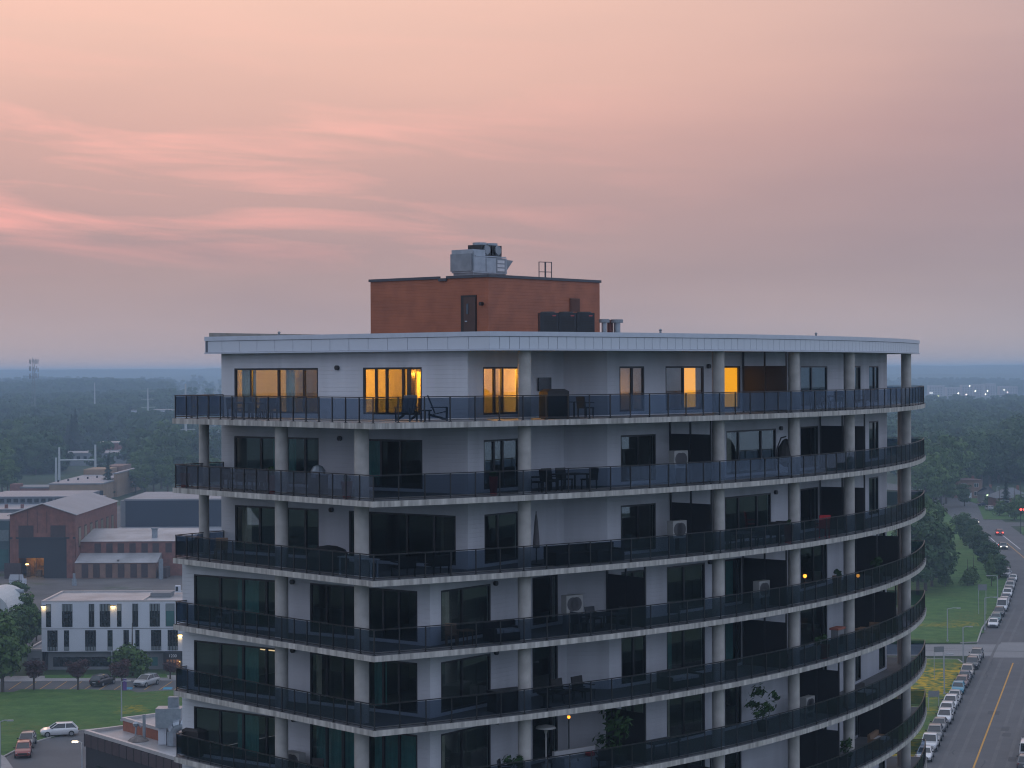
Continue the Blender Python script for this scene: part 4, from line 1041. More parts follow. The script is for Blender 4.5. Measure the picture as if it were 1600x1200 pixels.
b.box('roof_vent', xw(227), xw(235), yl + 9, yl + 10, 8.0, 10.0, M('dull_steel', (.22, .25, .28), .5, var=.15)); b.box('vent_cap', xw(226), xw(236), yl + 8.8, yl + 10.2, 10.0, 10.3, m_galv2)
b.box('roof_patch', xw(183), xw(186), yl + .5, yl + 4, hl1 + .5, hl1 + .56, m_rec)
for a, c in ((250, 262),): b.box('low_shed', xw(a), xw(c), yl - .5, yl + 4, 0, 2.3, m_rec)
MB().cyl((xw(255), yl - 2, 0), (xw(255), yl - 2, 4.4), .5, .5, 10).obj('steel_flue', m_galv2, b.e)

# ---- navy warehouse behind, its pale lower roof in front
YN = 500.0
b = Bld('navy_warehouse', 'long dark navy warehouse with pale flat roof', (X_at(196, YN, 800), YN), (X_at(420, YN, 800), YN))
hN = Z_at(250, 782, YN); b.box('cladding_wall', 0, b.w, 0, 30, 0, hN, m_navy); b.box('roof_edge', -.3, b.w, -.2, 30, hN, hN + .4, M('pale_roof', (.22, .23, .25), .6, var=.15, scale=.1))
b.box('end_pier', -1.3, -.02, .3, 6, 0, hN, m_grey); b.box('lower_roof', -1.3, b.w, -12, -.02, 0, Z_at(250, 826, 494), M('pale_roof', (.36, .37, .39)))
b.box('roof_curb', 14, b.w, 22, 24, hN + .4, hN + 1.4, m_edge)
# ---- grey long-roofed mill on the left
YM = 556.0
b = Bld('grey_mill', 'long low mill with wide grey roof and clerestory strip', (X_at(-60, YM, 790), YM), (X_at(98, YM, 790), YM))
hM = Z_at(40, 797, YM); b.box('mill_wall', 0, b.w, 0, 60, 0, hM, m_grey); b.box('roof', -.3, b.w, -.2, 60, hM, hM + .3, m_greyr)
b.box('clerestory', 0, b.w, 22, 50, hM + .3, hM + 2.2, M('clerestory_grey', (.13, .145, .165), .6, var=.15, scale=.3)); b.box('clerestory_roof', -.2, b.w, 21.8, 50.2, hM + 2.2, hM + 2.45, m_greyr)
for k in range(18): b.box('clerestory_window', 1 + k * 2, 2.3 + k * 2, 21.95, 21.99, hM + .7, hM + 1.8, m_wdk)
for px in (3, 28): b.box('chimney', X_at(px, YM, 790) - X_at(-60, YM, 790), X_at(px + 4, YM, 790) - X_at(-60, YM, 790), 3, 4, hM + .3, hM + 1.4, m_dbrick)
# ---- teal plant building at the left edge
YT = 452.0
b = Bld('plant_building', 'dark teal industrial building with a pale roof beside the brick gable', (X_at(-60, YT, 850), YT), (X_at(14, YT, 850), YT))
hT = Z_at(5, 814, YT); b.box('wall', 0, b.w, 0, 20, 0, hT, M('teal_cladding', (.045, .085, .10), .6, var=.2, scale=.2)); b.box('roof', -.2, b.w + .2, -.2, 20.2, hT, hT + .4, m_greyr)
b.box('band', 0, b.w - .05, -.06, -.003, hT * .6, hT * .82, M('grey_band', (.13, .17, .18), .5, var=.2)); b.box('lower_glazing', .2, b.w - .2, -.06, -.003, .5, 5, m_teal)
# ---- round roofed shed and its dust collector
c = ground(-4, 1000); r_ = X_at(34, c.y) - c.x
s = thing('quonset_shed', 'pale round-roofed metal shed at the yard edge', 'shed', (c.x - 2, c.y, 0))
m = MB(); pr = [(r_ * math.cos(math.pi * k / 16), r_ * .95 * math.sin(math.pi * k / 16) + 4.0) for k in range(17)]
pr = [(r_, 0)] + pr + [(-r_, 0)]; n = len(pr)
m.add([(x, 0, z) for x, z in pr] + [(x, 14, z) for x, z in pr], [(i, i + 1, n + i + 1, n + i) for i in range(n - 1)] + [tuple(range(n))]); m.obj('shell', M('ribbed_pale_metal', (.42, .45, .46), .5, var=.06, scale=.3), s)
for k in range(9): MB().box((-r_ + 2 * r_ * (k + .7) / 9.4, -.03, 3.4), (.07, .06, 6.8 - .0)).obj('rib', m_edge, s)
g = ground(32, 986)
s = thing('dust_collector', 'grey steel dust collector drum beside the round-roofed shed', 'tank', g)
MB().cyl((0, 0, 1.2), (0, 0, 6.4), 1.25, 1.25, 16).obj('drum', m_galv2, s, True); MB().cyl((0, 0, .2), (0, 0, 1.2), .4, 1.25, 16).obj('hopper', m_galv2, s, True)
MB().cyl((-1.6, 0, 7.0), (.6, 0, 6.9), .42, .42, 10).obj('duct', m_galv2, s); bx(MB(), .2, 1.6, -1.4, -.3, 3.3, 6.2).obj('filter_box', m_galv2, s)
for sx in (-1, 1): MB().box((sx, .5, .6), (.12, .12, 1.3)).obj('leg', m_dk, s)
MB().tube([(1.8, 0, 0), (1.8, 0, 6.5)], .07).obj('service_pipe', M('rusty_pipe', (.14, .055, .05)), s)
g = ground(14.5, 920); w = X_at(38, g.y) - g.x
s = thing('yard_shed', 'tiny white shed with slate roof and red door near the workshop', 'shed', g)
bx(MB(), 0, w, 0, 2.2, 0, 1.9).obj('wall', m_whitec, s); bx(MB(), w * .33, w * .5, -.04, -.003, .0, 1.6).obj('door', M('red_door', (.20, .03, .03), .6, var=.1), s)
bx(MB(), w * .14, w * .22, -.04, -.003, .9, 1.3).obj('window', m_wdk, s); MB().add([(-.1, -.2, 1.85), (w * .85, -.2, 1.85), (w * .85, 1.1, 2.9), (-.1, 1.1, 2.9), (-.1, 2.4, 1.85), (w * .85, 2.4, 1.85)], [(0, 1, 2, 3), (3, 2, 5, 4)]).obj('roof', m_greyr, s)
MB().add([(w * .85, -.1, 0), (w, -.1, 0), (w, -.1, 2.0), (w * .93, -.1, 2.9), (w * .85, -.1, 2.0)], [(0, 1, 2, 3, 4)]).obj('gable', m_whitec, s)
for z in (.35, .75): bx(MB(), -.1, w + .1, -.5, -.42, z, z + .1).obj('fence_rail', m_dk, s)
g = ground(-6, 994)
s = thing('loader', 'bright blue loader with an orange hood at the yard edge', 'loader', g, .1)
bx(MB(), 0, 2.0, 0, 1.6, .5, 1.7).obj('body', M('sky_blue_paint', (.01, .22, .36), .4, var=.1), s); bx(MB(), .1, 1.3, .1, 1.5, 1.7, 2.2).obj('hood', M('orange_paint', (.40, .14, .05), .5, var=.2), s)
bx(MB(), 1.2, 1.7, -.03, -.002, .9, 1.5).obj('window', m_wdk, s)
for x in (.4, 1.6): MB().cyl((x, -.1, .45), (x, .25, .45), .45, .45, 12).obj('wheel', m_dk, s)
g = ground(116, 915); s = thing('oil_drum', 'weathered drum standing before the workshop corner', 'drum', g)
MB().lathe([(.5, 0), (.52, .7), (.5, .72), (.52, 1.4), (.45, 1.42)], (0, 0, 0), 12).obj('drum', M('dull_steel', (.22, .25, .28)), s); MB().cyl((0, 0, 1.42), (0, 0, 2.6), .3, .3, 10).obj('stack', m_galv2, s)

# ---- dark annex with the white roof at the tower's foot
a_, b_, c_ = at(134, 1146, 205).xy, ground(310, 1206, 8.2).xy, None
hA = 8.2
A0 = ground(134, 1146, hA).xy; A1 = ground(300, 1196, hA).xy; A2 = ground(222, 1134.5, hA).xy
d1 = (A1 - A0); d2 = (A2 - A0)
b = Bld('annex_building', 'dark low annex with bright white membrane roof and ducts', A0, A1)
wv = d2.length; LX = b.w + 14
b.box('wall', 0, LX, 0, 16, 0, hA, m_dk); b.box('roof', .3, LX - .3, .3, 15.7, hA, hA + .06, m_whiter)
for x0_, x1_, y0_, y1_ in ((-.1, LX, -.1, .3), (-.1, .3, .302, 16), (.302, LX, 15.7, 16)): b.box('parapet', x0_, x1_, y0_, y1_, hA, hA + .35, m_edge)
for k in range(14):
    p_ = b.box('rail_panel', .1 + k * 1.5, 1.5 + k * 1.5, -.2, -.11, hA - 1.25, hA - .05, M('plum_rail_panel', (.06, .04, .045), .5, var=.1))
    b.box('rail_post', k * 1.5, .08 + k * 1.5, -.22, -.12, hA - 1.3, hA + .02, m_black, p_)
for k in range(3): b.win(2.5 + k * 3, 4.0 + k * 3, 2.0, 5.4)
B0 = ground(192, 1121, 9.6).xy; B1 = B0 + d1.normalized() * 16
b = Bld('brick_annex', 'orange brick block with white roof edge behind the dark annex', B0, B1)
b.box('wall', 0, 26, 0, 16, 0, 9.3, M('orange_brick', (.26, .09, .05), .8, var=.2, scale=2)); b.box('roof', .3, 25.7, .3, 15.7, 9.3, 9.36, m_whiter)
for x0_, x1_, y0_, y1_ in ((-.1, 26, -.1, .25), (-.1, .25, .252, 16), (.252, 26, 15.7, 16)): b.box('parapet', x0_, x1_, y0_, y1_, 9.3, 9.62, m_edge)
def annex_pt(px, py, dz=0.1): return ground(px, py, hA + dz)
g = annex_pt(216, 1157); s = thing('roof_pipe_vent', 'thin bent vent pipe with rubble heap on the white annex roof', 'vent pipe', g)
MB().cyl((.6, 0, 0), (.6, 0, 2.6), .16, .16, 10).obj('pipe', m_galv, s); MB().lathe([(1.1, 0), (.8, .25), (.3, .5), (.05, .55)], (0, 0, 0), 9).obj('gravel_heap', M('grit_heap', (.16, .14, .13), .9, var=.3, scale=3), s)
MB().tube([(-.3, 0, .3), (-.2, 0, 1.3), (.0, 0, 1.7), (.3, 0, 1.3)], .09).obj('gooseneck', m_galv, s); MB().lathe([(.05, 1.3), (.25, 1.45), (.3, 1.7), (.1, 1.9)], (-.25, 0, 0), 8).obj('cowl', m_galv, s)
g = annex_pt(262, 1163); s = thing('roof_duct_unit', 'large galvanised duct elbow unit on the annex roof', 'duct', g)
bx(MB(), -1.1, 1.4, -.6, 1.2, 1.7, 3.6).obj('duct_box', m_galv, s); bx(MB(), -.9, -.1, -.2, .8, 0, 1.7).obj('duct_riser', m_whitec, s)
MB().tube([(.6, -.6, .0), (.6, -.6, 1.4), (.9, -.7, 1.9), (1.5, -.8, 2.1), (2.4, -.9, 1.9)], .55, 12).obj('elbow', m_galv, s); bx(MB(), .0, 1.0, .2, 1.0, 3.6, 4.6).obj('stack', m_galv2, s)

# ---- tan school and neighbours
YS = 700.0
hS = Z_at(100, 757, YS)
b = Bld('school_building', 'tan brick school with flat grey roof and stepped blocks', (X_at(77, YS, 760), YS), (X_at(160, YS, 760), YS))
b.box('wall', 0, b.w, 0, 78, 0, hS, m_tan); b.box('roof', -.2, b.w + .2, -.2, 78, hS, hS + .4, m_greyr)
xs = lambda px, Yd=YS: X_at(px, Yd, 750) - X_at(77, YS, 760)
b.box('tall_block', xs(141, 770), xs(178, 770), 58, 76, hS + .4, Z_at(150, 733, 760), m_tan); b.box('tall_block', xs(160, 770), xs(186, 770), 77, 95, 0, Z_at(150, 728.5, 775), m_dbrick2)
b.box('east_wing', xs(160), xs(200, 740), 20, 70, 0, hS + 2.6, m_tan); b.box('east_roof', xs(160) - .1, xs(200, 740) + .2, 19.8, 70.2, hS + 2.6, hS + 3.0, m_greyr)
for k in range(10): b.box('window', 2 + k * 1.75, 3.2 + k * 1.75, -.06, -.003, hS * .25, hS * .62, m_wdk)
for k in range(9): b.box('roof_vent', 1.0 + k * 2.0, 1.5 + k * 2.0, 8 + k * 7, 9 + k * 7, hS + .4, hS + 1.1, m_dk)
b = Bld('red_hall', 'low dark red brick hall left of the tan school', (X_at(16, 705, 765), 705), (X_at(76, 705, 765), 705))
hR = Z_at(40, 763, 705); b.box('wall', 0, b.w, 0, 14, 0, hR, m_dbrick); b.box('coping', -.1, b.w + .1, -.1, 14, hR, hR + .5, m_grey); b.box('stair_block', 0, 3.4, -.5, 5, 0, hR + 1.5, m_dbrick)
# far roofs among the trees, left
for k, (px0, px1, py, Yd, h, mt, lb) in enumerate(((137, 186, 712, 1010, 14, m_dbrick, 'far red brick block with stepped roofs among spruces'), (120, 160, 672, 1330, 9, m_edge, 'far low building with pale pinkish roof'), (166, 200, 676, 1320, 8, m_whitec, 'far white box building beside the pale roof'), (96, 205, 716, 960, 5, m_greyr, 'far long grey roofed shed behind the steel frame'), (22, 39, 722, 900, 9, m_dbrick2, 'far brown block beside the car park'), (205, 265, 646, 1450, 8, m_whitec, 'far long pale warehouse between the pylons'), (0, 22, 700, 1150, 7, m_whitec, 'far pale house roof at the wood edge'))):
    g = at(px0, py, Yd); b = Bld('far_building', lb, (X_at(px0, Yd, py), Yd), (X_at(px1, Yd, py), Yd))
    zt = max(g.z + 2, terr(0, Yd) + 3); b.box('wall', 0, b.w, 0, 22, 0, zt, mt if mt is not m_edge else m_dbrick2); b.box('roof', -.3, b.w + .3, -.3, 22, zt, zt + .6, M('dull_roof', (.20, .19, .20), .8, var=.2) if k in (1, 2) else m_greyr)
    for j in range(int(b.w / 3.2)): b.win(1 + j * 3.2, 2.6 + j * 3.2, zt - 2.6, zt - 1.1)
    if k == 0: b.box('upper_tier', 3, b.w - 2, 8, 20, zt + .6, zt + 4, mt); b.box('upper_roof', 2.8, b.w - 1.8, 7.8, 20.2, zt + 4, zt + 4.5, m_edge)
# steel frame, pylons, mast
m_pale = M('pale_steel', (.42, .45, .46), .5, var=.08)
s = thing('steel_portal', 'pale steel portal frame standing tall behind the tan school', 'steel frame', (X_at(91, 815, 720), 815, 0))
L = X_at(149, 815, 720) - X_at(91, 815, 720)
for x, top in ((-.9, 679 + 36), (.4, 699), (L, 695)): MB().cyl((x, 0, 0), (x, 0, at(90, top, 815).z), .55, .40, 8).obj('post', m_pale, s)
zc_ = at(90, 719, 815).z; MB().cyl((.4, 0, zc_), (L, 0, zc_), .30, .30, 8).obj('crossbar', m_pale, s)
for k, (px, top, Yd, arms) in enumerate(((148, 598, 1560, 0), (231, 607, 1350, 3), (290, 600, 950, 2))):
    s = thing('power_pylon', ['slender pale power pole without arms on the wooded slope', 'pale power pole with three crossarms behind the wood', 'stout pale power pole with crossarms near the tower balcony'][k], 'pylon', (X_at(px, Yd, 620), Yd, terr(X_at(px, Yd, 620), Yd)), 0, 'power pylons')
    zt = at(px, top, Yd).z - terr(X_at(px, Yd, 620), Yd); MB().cyl((0, 0, 0), (0, 0, zt), .85, .35, 8).obj('pole', m_pale, s)
    for j in range(arms): MB().box((0, 0, zt * (.45 if k == 2 else .6) + j * 5.5), (9, .3, .3)).obj('crossarm', m_pale, s)
Yd = 1500; xm = X_at(53, Yd, 590)
s = thing('cell_mast', 'lattice cell phone mast topped by rings of antennas', 'mast', (xm, Yd, terr(xm, Yd)))
zt = at(53, 563, Yd).z - terr(xm, Yd)
for sx, sy in ((-1, -1), (1, -1), (0, 1)): MB().cyl((sx * 1.6, sy * 1.4, 0), (sx * .7, sy * .6, zt), .22, .15, 6).obj('mast_leg', m_grey, s)
for j in range(14): MB().cyl((-1.5 + j * .06, -1.2, zt * j / 14), (1.4 - j * .06, -1.2, zt * (j + 1) / 14), .10, .10, 5).obj('brace', m_grey, s)
for z in (zt - .5, zt - 6.5, zt - 12):
    for k in range(9):
        a = k * .7; MB().box((3.3 * math.cos(a), 3.3 * math.sin(a), z + random.uniform(-.8, .8)), (.35, .35, random.uniform(2.4, 4.2))).obj('antenna', m_grey, s)
    MB().strip([(3.3 * math.cos(a_ * .785), 3.3 * math.sin(a_ * .785)) for a_ in range(9)], .15, z - .1, z + .1).obj('antenna_ring', m_grey, s)

# ---- houses at the bend
def house(px0, px1, pyb, depth, eave, ridge, wall, roof, label, hip=True, name='house', floors=1):
    p, q = ground(px0, pyb), ground(px1, pyb); q.y = p.y; q.x = X_at(px1, p.y, pyb)
    b = Bld(name, label, p, q, 'house'); W = b.w
    b.box('wall', 0, W, 0, depth, 0, eave, wall)
    o_ = .5; i_ = depth * .5 if hip else 0
    MB().add([(-o_, -o_, eave), (W + o_, -o_, eave), (W + o_, depth + o_, eave), (-o_, depth + o_, eave), (i_ * .8, depth / 2, ridge), (W - i_ * .8, depth / 2, ridge)], [(0, 1, 5, 4), (2, 3, 4, 5), (1, 2, 5), (3, 0, 4), (3, 2, 1, 0)]).obj('roof', roof, b.e)
    for f in range(floors):
        for k in range(max(2, int(W / 3.4))):
            x = W * (k + .5) / max(2, int(W / 3.4)); w = b.win(x - .8, x + .8, 1.0 + f * 2.9, 2.4 + f * 2.9, frame=m_white); b.box('mullion', x - .05, x + .05, -.05, -.037, 1.05 + f * 2.9, 2.35 + f * 2.9, m_white, w)
    b.box('door', W * .5 - .45, W * .5 + .45, -.05, -.003, 0, 2.0, m_whitec); b.box('chimney', W * .7, W * .7 + .8, depth * .5, depth * .5 + .8, eave, ridge + .7, m_dbrick)
    return b
m_shin = M('dark_shingle', (.05, .052, .06), .85, var=.2, scale=.8)
hb = house(1497, 1535, 779, 9, 6.3, 6.9, m_dbrick2, M('flat_brown_roof', (.10, .055, .05), .8, var=.15), 'two storey brown brick house with white framed windows', True, floors=2)
house(1536, 1557, 786, 8, 2.8, 5.2, m_grey, m_shin, 'small house with dark hipped roof beside the brick house')
house(1557, 1612, 796, 11, 3.6, 6.6, m_dbrick, M('grey_shingle', (.13, .135, .15), .8, var=.15), 'red brick bungalow with wide grey hipped roof')
m_pinkr = M('pinkish_roof', (.22, .14, .14), .8, var=.15)
for k, (px0, px1, py, lb) in enumerate(((1462, 1478, 716, 'far house with a mauve roof among trees'), (1484, 1497, 705, 'far house with a pink roof on the rise'), (1499, 1512, 716, 'far grey roofed house behind the pink roof'), (1578, 1594, 722, 'far grey house half hidden by tall trees'))):
    house(px0, px1, py, 9, 5, 8, m_grey, m_pinkr if k < 2 else m_shin, lb)
b = Bld('far_building', 'far long pale roof glinting beyond the trees', (X_at(1528, 1330, 682), 1330), (X_at(1569, 1330, 682), 1330)); b.box('wall', 0, b.w, 0, 20, 0, 3, m_grey); b.box('roof', -.3, b.w, -.3, 20, 3, 3.4, m_edge)
# ---- far town beneath the ridge
for k, (px0, px1, top, bot, lb) in enumerate(((1452, 1476, 603, 622, 'far pale apartment block near the lit yellow sign'), (1480, 1500, 606, 618, 'far mauve low block in the town'), (1503, 1520, 602, 616, 'far tall grey block in the town'), (1522, 1537, 601, 618, 'far long pale block below the ridge'), (1539, 1556, 600, 616, 'far narrow block by the two bright lamps'), (1562, 1590, 604, 614, 'far low long block at the town edge'))):
    Yd = 3000 + 30 * k; b = Bld('far_building', lb, (X_at(px0, Yd, 610), Yd), (X_at(px1, Yd, 610), Yd)); zt = at(px0, top, Yd).z
    zt = max(8, min(zt, 24)); b.box('wall', 0, b.w, 0, 16, 0, zt, M('far_render', (.34, .30, .30), .8, var=.1, scale=.05)); b.box('roof', -.3, b.w + .3, -.3, 16.3, zt, zt + .6, m_edge)
    for f in range(int(zt / 3.4)):
        for j in range(int(b.w / 4)): b.box('window', 1 + j * 4, 3 + j * 4, -.08, -.003, 1 + f * 3.4, 2.8 + f * 3.4, m_wdk)

# ================================================================== STREET FURNITURE, LAMPS
m_pole = M('lamp_pole', (.30, .32, .34), .5, var=.08)
def lamp(px, py, hpx, label, side=1, glow=None, name='street_lamp', arm=1.6, group=None, r=.075, watts=0):
    g = ground(px, py); h = hpx * g.y / F_PX
    s = thing(name, label, 'street lamp', g, 0, group)
    MB().cyl((0, 0, 0), (0, 0, h), r * 1.3, r, 8).obj('pole', m_pole, s); MB().cyl((0, 0, 0), (0, 0, .35), r * 2.4, r * 2.2, 8).obj('base', m_pole, s)
    MB().tube([(0, 0, h - .05), (side * arm * .6, 0, h + .12), (side * arm, 0, h + .1)], r * .8).obj('arm', m_pole, s)
    hd = MB().box((side * (arm + .25), 0, h + .08), (.65, .28, .14)).obj('lamp_head', m_pole if not glow else M('glow_%d' % int(glow[0] * 100 + glow[2] * 10), (.9, .8, .6), .5, var=0, emit=glow, estr=7.0), s)
    if watts:
        d = bpy.data.lights.new('street_light', 'POINT'); d.energy = watts; d.color = glow; d.shadow_soft_size = .2; o = bpy.data.objects.new('street_light', d); col.objects.link(o); o.parent = s; o.location = (side * (arm + .25), 0, h - .2)
    return s
lamp(1539, 984, 50, 'street lamp at the lawn corner beside the parked white car')
lamp(1480.5, 1003, 52, 'pale post lamp on the lawn near the cross street')
lamp(1505, 1037, 57, 'street lamp on the pavement corner where the meadow ends', 1, arm=.9)
lamp(1559, 946, 46, 'street lamp beside the far parked row', -1)
lamp(1475.5, 1085, 62, 'street lamp in the yellow flowering meadow', 1, arm=.7)
lamp(1566, 900, 28, 'street lamp by the roadside tree row', -1, arm=1.0)
lamp(190, 1128, 63, 'tall lamp post with a purple banner on the lawn', 1, arm=.6)
g = ground(190, 1128); bnr = thing('banner', 'purple banner hanging on the lawn lamp post', 'banner', (g.x + .12, g.y, 4.2)); MB().box((.3, 0, .6), (.5, .03, 1.5)).obj('cloth', M('purple_cloth', (.12, .07, .22), .8, var=.1), bnr); MB().box((.3, 0, 1.37), (.6, .04, .05)).obj('rod', m_pole, bnr)
lamp(175, 1058, 40, 'thin dark lamp post before the office', 1, arm=.3)
lamp(128, 1206, 46, 'lit lamp post at the driveway edge by the annex', -1, (1, .8, .55), arm=.5, watts=12)
lamp(0.5, 1212, 85, 'lamp post at the lawn edge by the red car', 1, arm=.9)
lamp(1577, 808, 26, 'curved white lamp post near the bungalow', -1, arm=2.2); lamp(1558, 806, 45, 'pale utility pole with a lamp by the bungalow', 1, arm=.2)
lamp(1541, 791, 17, 'small lit garden lamp before the dark-roofed house', 1, (.75, 1.0, .55), arm=.2, r=.12)
lamp(1452, 790, 33, 'glowing street lamp among trees at the bend', 1, (1, .9, .65), arm=.3)
# signs on the lawn
for px, py, h, lb, nm in ((1459, 1110, 4.0, 'blank grey notice board on posts in the meadow', 'notice_board'), (1535, 960, 9, 'wide grey sign panel on two posts over the lawn', 'sign_panel'), (1467, 1062, 8, 'grey back of a road sign in the flower meadow', 'road_sign')):
    g = ground(px, py); s = thing(nm, lb, 'sign', g, .15)
    for x in (-.7, .7): MB().cyl((x, 0, 0), (x, 0, h * .55), .05, .05, 6).obj('post', m_pole, s)
    MB().box((0, -.06, h * .55), (1.5 if nm != 'sign_panel' else 1.7, .05, .8 if nm != 'sign_panel' else 1.1)).obj('board', m_grey, s)
# traffic signals at the far junction, showing red
for k, (px, py, lb) in enumerate(((1595, 834, 'traffic signal showing red at the far junction, pole by the median'), (1600.5, 836, 'second red traffic signal head at the far junction'))):
    g = ground(px, py); s = thing('traffic_signal', lb, 'traffic light', g, 0, 'traffic signals'); h = at(px, 796, g.y).z
    MB().cyl((0, 0, 0), (0, 0, h + .5), .12, .09, 8).obj('pole', m_dk, s); bxs = MB().box((0, -.15, h - .35), (.5, .3, 1.4)).obj('signal_head', m_dk, s)
    MB().cyl((0, -.31, h), (0, -.36, h), .32, .32, 12).obj('red_lens', M('red_glow', (.8, .05, .05), .5, var=0, emit=(1, .05, .04), estr=5.5), s)
    for j in (1, 2): MB().cyl((0, -.31, h - .42 * j), (0, -.34, h - .42 * j), .16, .16, 10).obj('dark_lens', m_scr, s)
# distant burning lamps of the town and the plain
def far_lamp(px, py, Yd, c, r, label):
    p = at(px, py, Yd); z0 = terr(p.x, p.y); s = thing('distant_lamp', label, 'lamp', (p.x, p.y, z0), 0, 'distant burning lamps')
    h = max(3, p.z - z0); MB().cyl((0, 0, 0), (0, 0, h), .2, .12, 6).obj('pole', m_pole, s)
    MB().lathe([(r * .3, -r), (r, -r * .4), (r, r * .4), (r * .3, r)], (0, 0, h), 8).obj('lamp_head', M('far_glow_%d%d' % (int(c[1] * 10), int(c[2] * 10)), (.9, .8, .6), .5, var=0, emit=c, estr=6), s)
W_, Yl, Gl = (1, .93, .75), (1, .75, .4), (.8, 1, .45)
for px, py, c in ((1497.5, 614.5, W_), (1510, 616.5, (1, .7, .7)), (1524, 611, W_), (1543, 611, W_), (1540, 616, W_), (1519, 626, W_), (1458, 621, Gl), (1515, 603, W_), (1569, 609, W_), (1574, 613, (1, .7, .7))): far_lamp(px, py, 2950, c, .95, 'tiny white lamp burning in the far town below the ridge')
for px, py, Yd, c, r in ((81, 643, 1480, W_, .5), (65, 641.5, 1480, W_, .35), (26, 694, 1120, Yl, .35), (170, 728.5, 772, Yl, .45)): far_lamp(px, py, Yd, c, r, 'tiny lamp burning among the far trees by the school')
s = thing('lit_billboard', 'small yellow lit billboard in the far town', 'billboard', at(1464, 619, 2940)); MB().box((0, 0, 0), (6, .5, 2.2)).obj('panel', M('sign_glow', (.8, .8, .3), .5, var=0, emit=(.9, .9, .3), estr=1.2), s); MB().cyl((0, 0, -1.1), (0, 0, -9), .3, .3, 6).obj('post', m_pole, s)
s = thing('lit_billboard', 'small white lit billboard beside the yellow one', 'billboard', at(1455, 614, 2945)); MB().box((0, 0, 0), (5, .5, 3)).obj('panel', M('sign_glow_w', (.8, .8, .8), .5, var=0, emit=(.9, .9, .9), estr=.8), s); MB().cyl((0, 0, -1.5), (0, 0, -12), .3, .3, 6).obj('post', m_pole, s)
# utility poles
for px, py, hp_, lb in ((1440, 797, 40, 'utility pole with transformers behind the tower tip'),):
    g = ground(px, py); s = thing('utility_pole', lb, 'utility pole', g); h = hp_ * g.y / F_PX; MB().cyl((0, 0, 0), (0, 0, h), .2, .13, 7).obj('pole', m_pole, s)
    for z in (h - .4, h - 1.6): MB().box((0, 0, z), (2.6, .12, .14)).obj('crossarm', m_pole, s)
    for x in (-.8, 0, .8): MB().cyl((x, -.2, h * .6), (x, -.2, h * .6 + 1.1), .32, .32, 8).obj('transformer', m_pale, s)

# ================================================================== CARS
m_tyre = M('tyre_rubber', (.012, .012, .013), .8, var=.1)
m_rim = M('wheel_rim', (.30, .31, .32), .35, metal=.6, var=.1)
m_cglass = M('car_glass', (.010, .013, .016), .06, var=0, spec=.9)
m_hl = M('headlight_lens', (.55, .56, .58), .15, var=0)
m_tl = M('tail_lens', (.25, .012, .012), .25, var=0)
m_trim = M('car_trim', (.015, .015, .016), .5, var=.1)
def paint(name, c): return M('paint_' + name, c, .28, metal=.15, var=.03, coat=.8, spec=.6)
PAINTS = {'white': paint('white', (.62, .63, .64)), 'silver': paint('silver', (.33, .34, .35)), 'grey': paint('grey', (.11, .115, .12)), 'black': paint('black', (.012, .012, .014)), 'blue': paint('navy', (.02, .035, .075)), 'turquoise': paint('turquoise', (.02, .22, .33)), 'red': paint('red', (.26, .045, .035)), 'brown': paint('brown', (.14, .06, .05)), 'beige': paint('beige', (.34, .30, .26)), 'teal': paint('teal', (.03, .10, .11))}
SPEC = {  # stations (x, half width, z low, z high), cabin base x0 x1, roof x0 x1, roof z, roof half width
 'suv': ([(-2.3, .74, .50, .92), (-2.2, .86, .36, 1.02), (-1.5, .92, .27, 1.06), (.7, .92, .26, 1.06), (1.15, .91, .26, 1.04), (1.9, .88, .29, .95), (2.2, .80, .36, .82), (2.3, .66, .48, .70)], (-2.15, 1.25), (-1.55, .25), 1.66, .66),
 'sedan': ([(-2.3, .70, .48, .86), (-2.15, .82, .33, .95), (-1.4, .88, .24, .98), (.7, .88, .22, .95), (1.2, .87, .22, .92), (1.95, .84, .26, .80), (2.2, .76, .34, .68), (2.3, .62, .42, .60)], (-1.75, 1.15), (-.95, .20), 1.43, .60),
 'hatch': ([(-2.0, .72, .48, .90), (-1.9, .82, .34, 1.0), (-1.2, .87, .25, 1.02), (.6, .87, .24, 1.0), (1.05, .86, .24, .98), (1.7, .83, .27, .86), (1.95, .74, .36, .74), (2.03, .6, .45, .64)], (-1.93, 1.1), (-1.55, .22), 1.52, .62),
 'pickup': ([(-2.75, .84, .55, 1.06), (-2.65, .92, .42, 1.10), (-1.5, .94, .36, 1.12), (.8, .94, .34, 1.12), (1.35, .93, .34, 1.10), (2.3, .90, .38, 1.04), (2.6, .84, .42, .95), (2.68, .70, .55, .82)], (-.85, 1.35), (-.65, .65), 1.84, .70),
 'van': ([(-2.6, .84, .50, 1.12), (-2.5, .94, .36, 1.16), (-1.5, .97, .30, 1.2), (1.2, .97, .30, 1.2), (1.7, .95, .30, 1.15), (2.2, .90, .33, 1.0), (2.45, .82, .40, .86), (2.52, .66, .5, .75)], (-2.55, 1.75), (-2.4, .95), 2.15, .80),
}
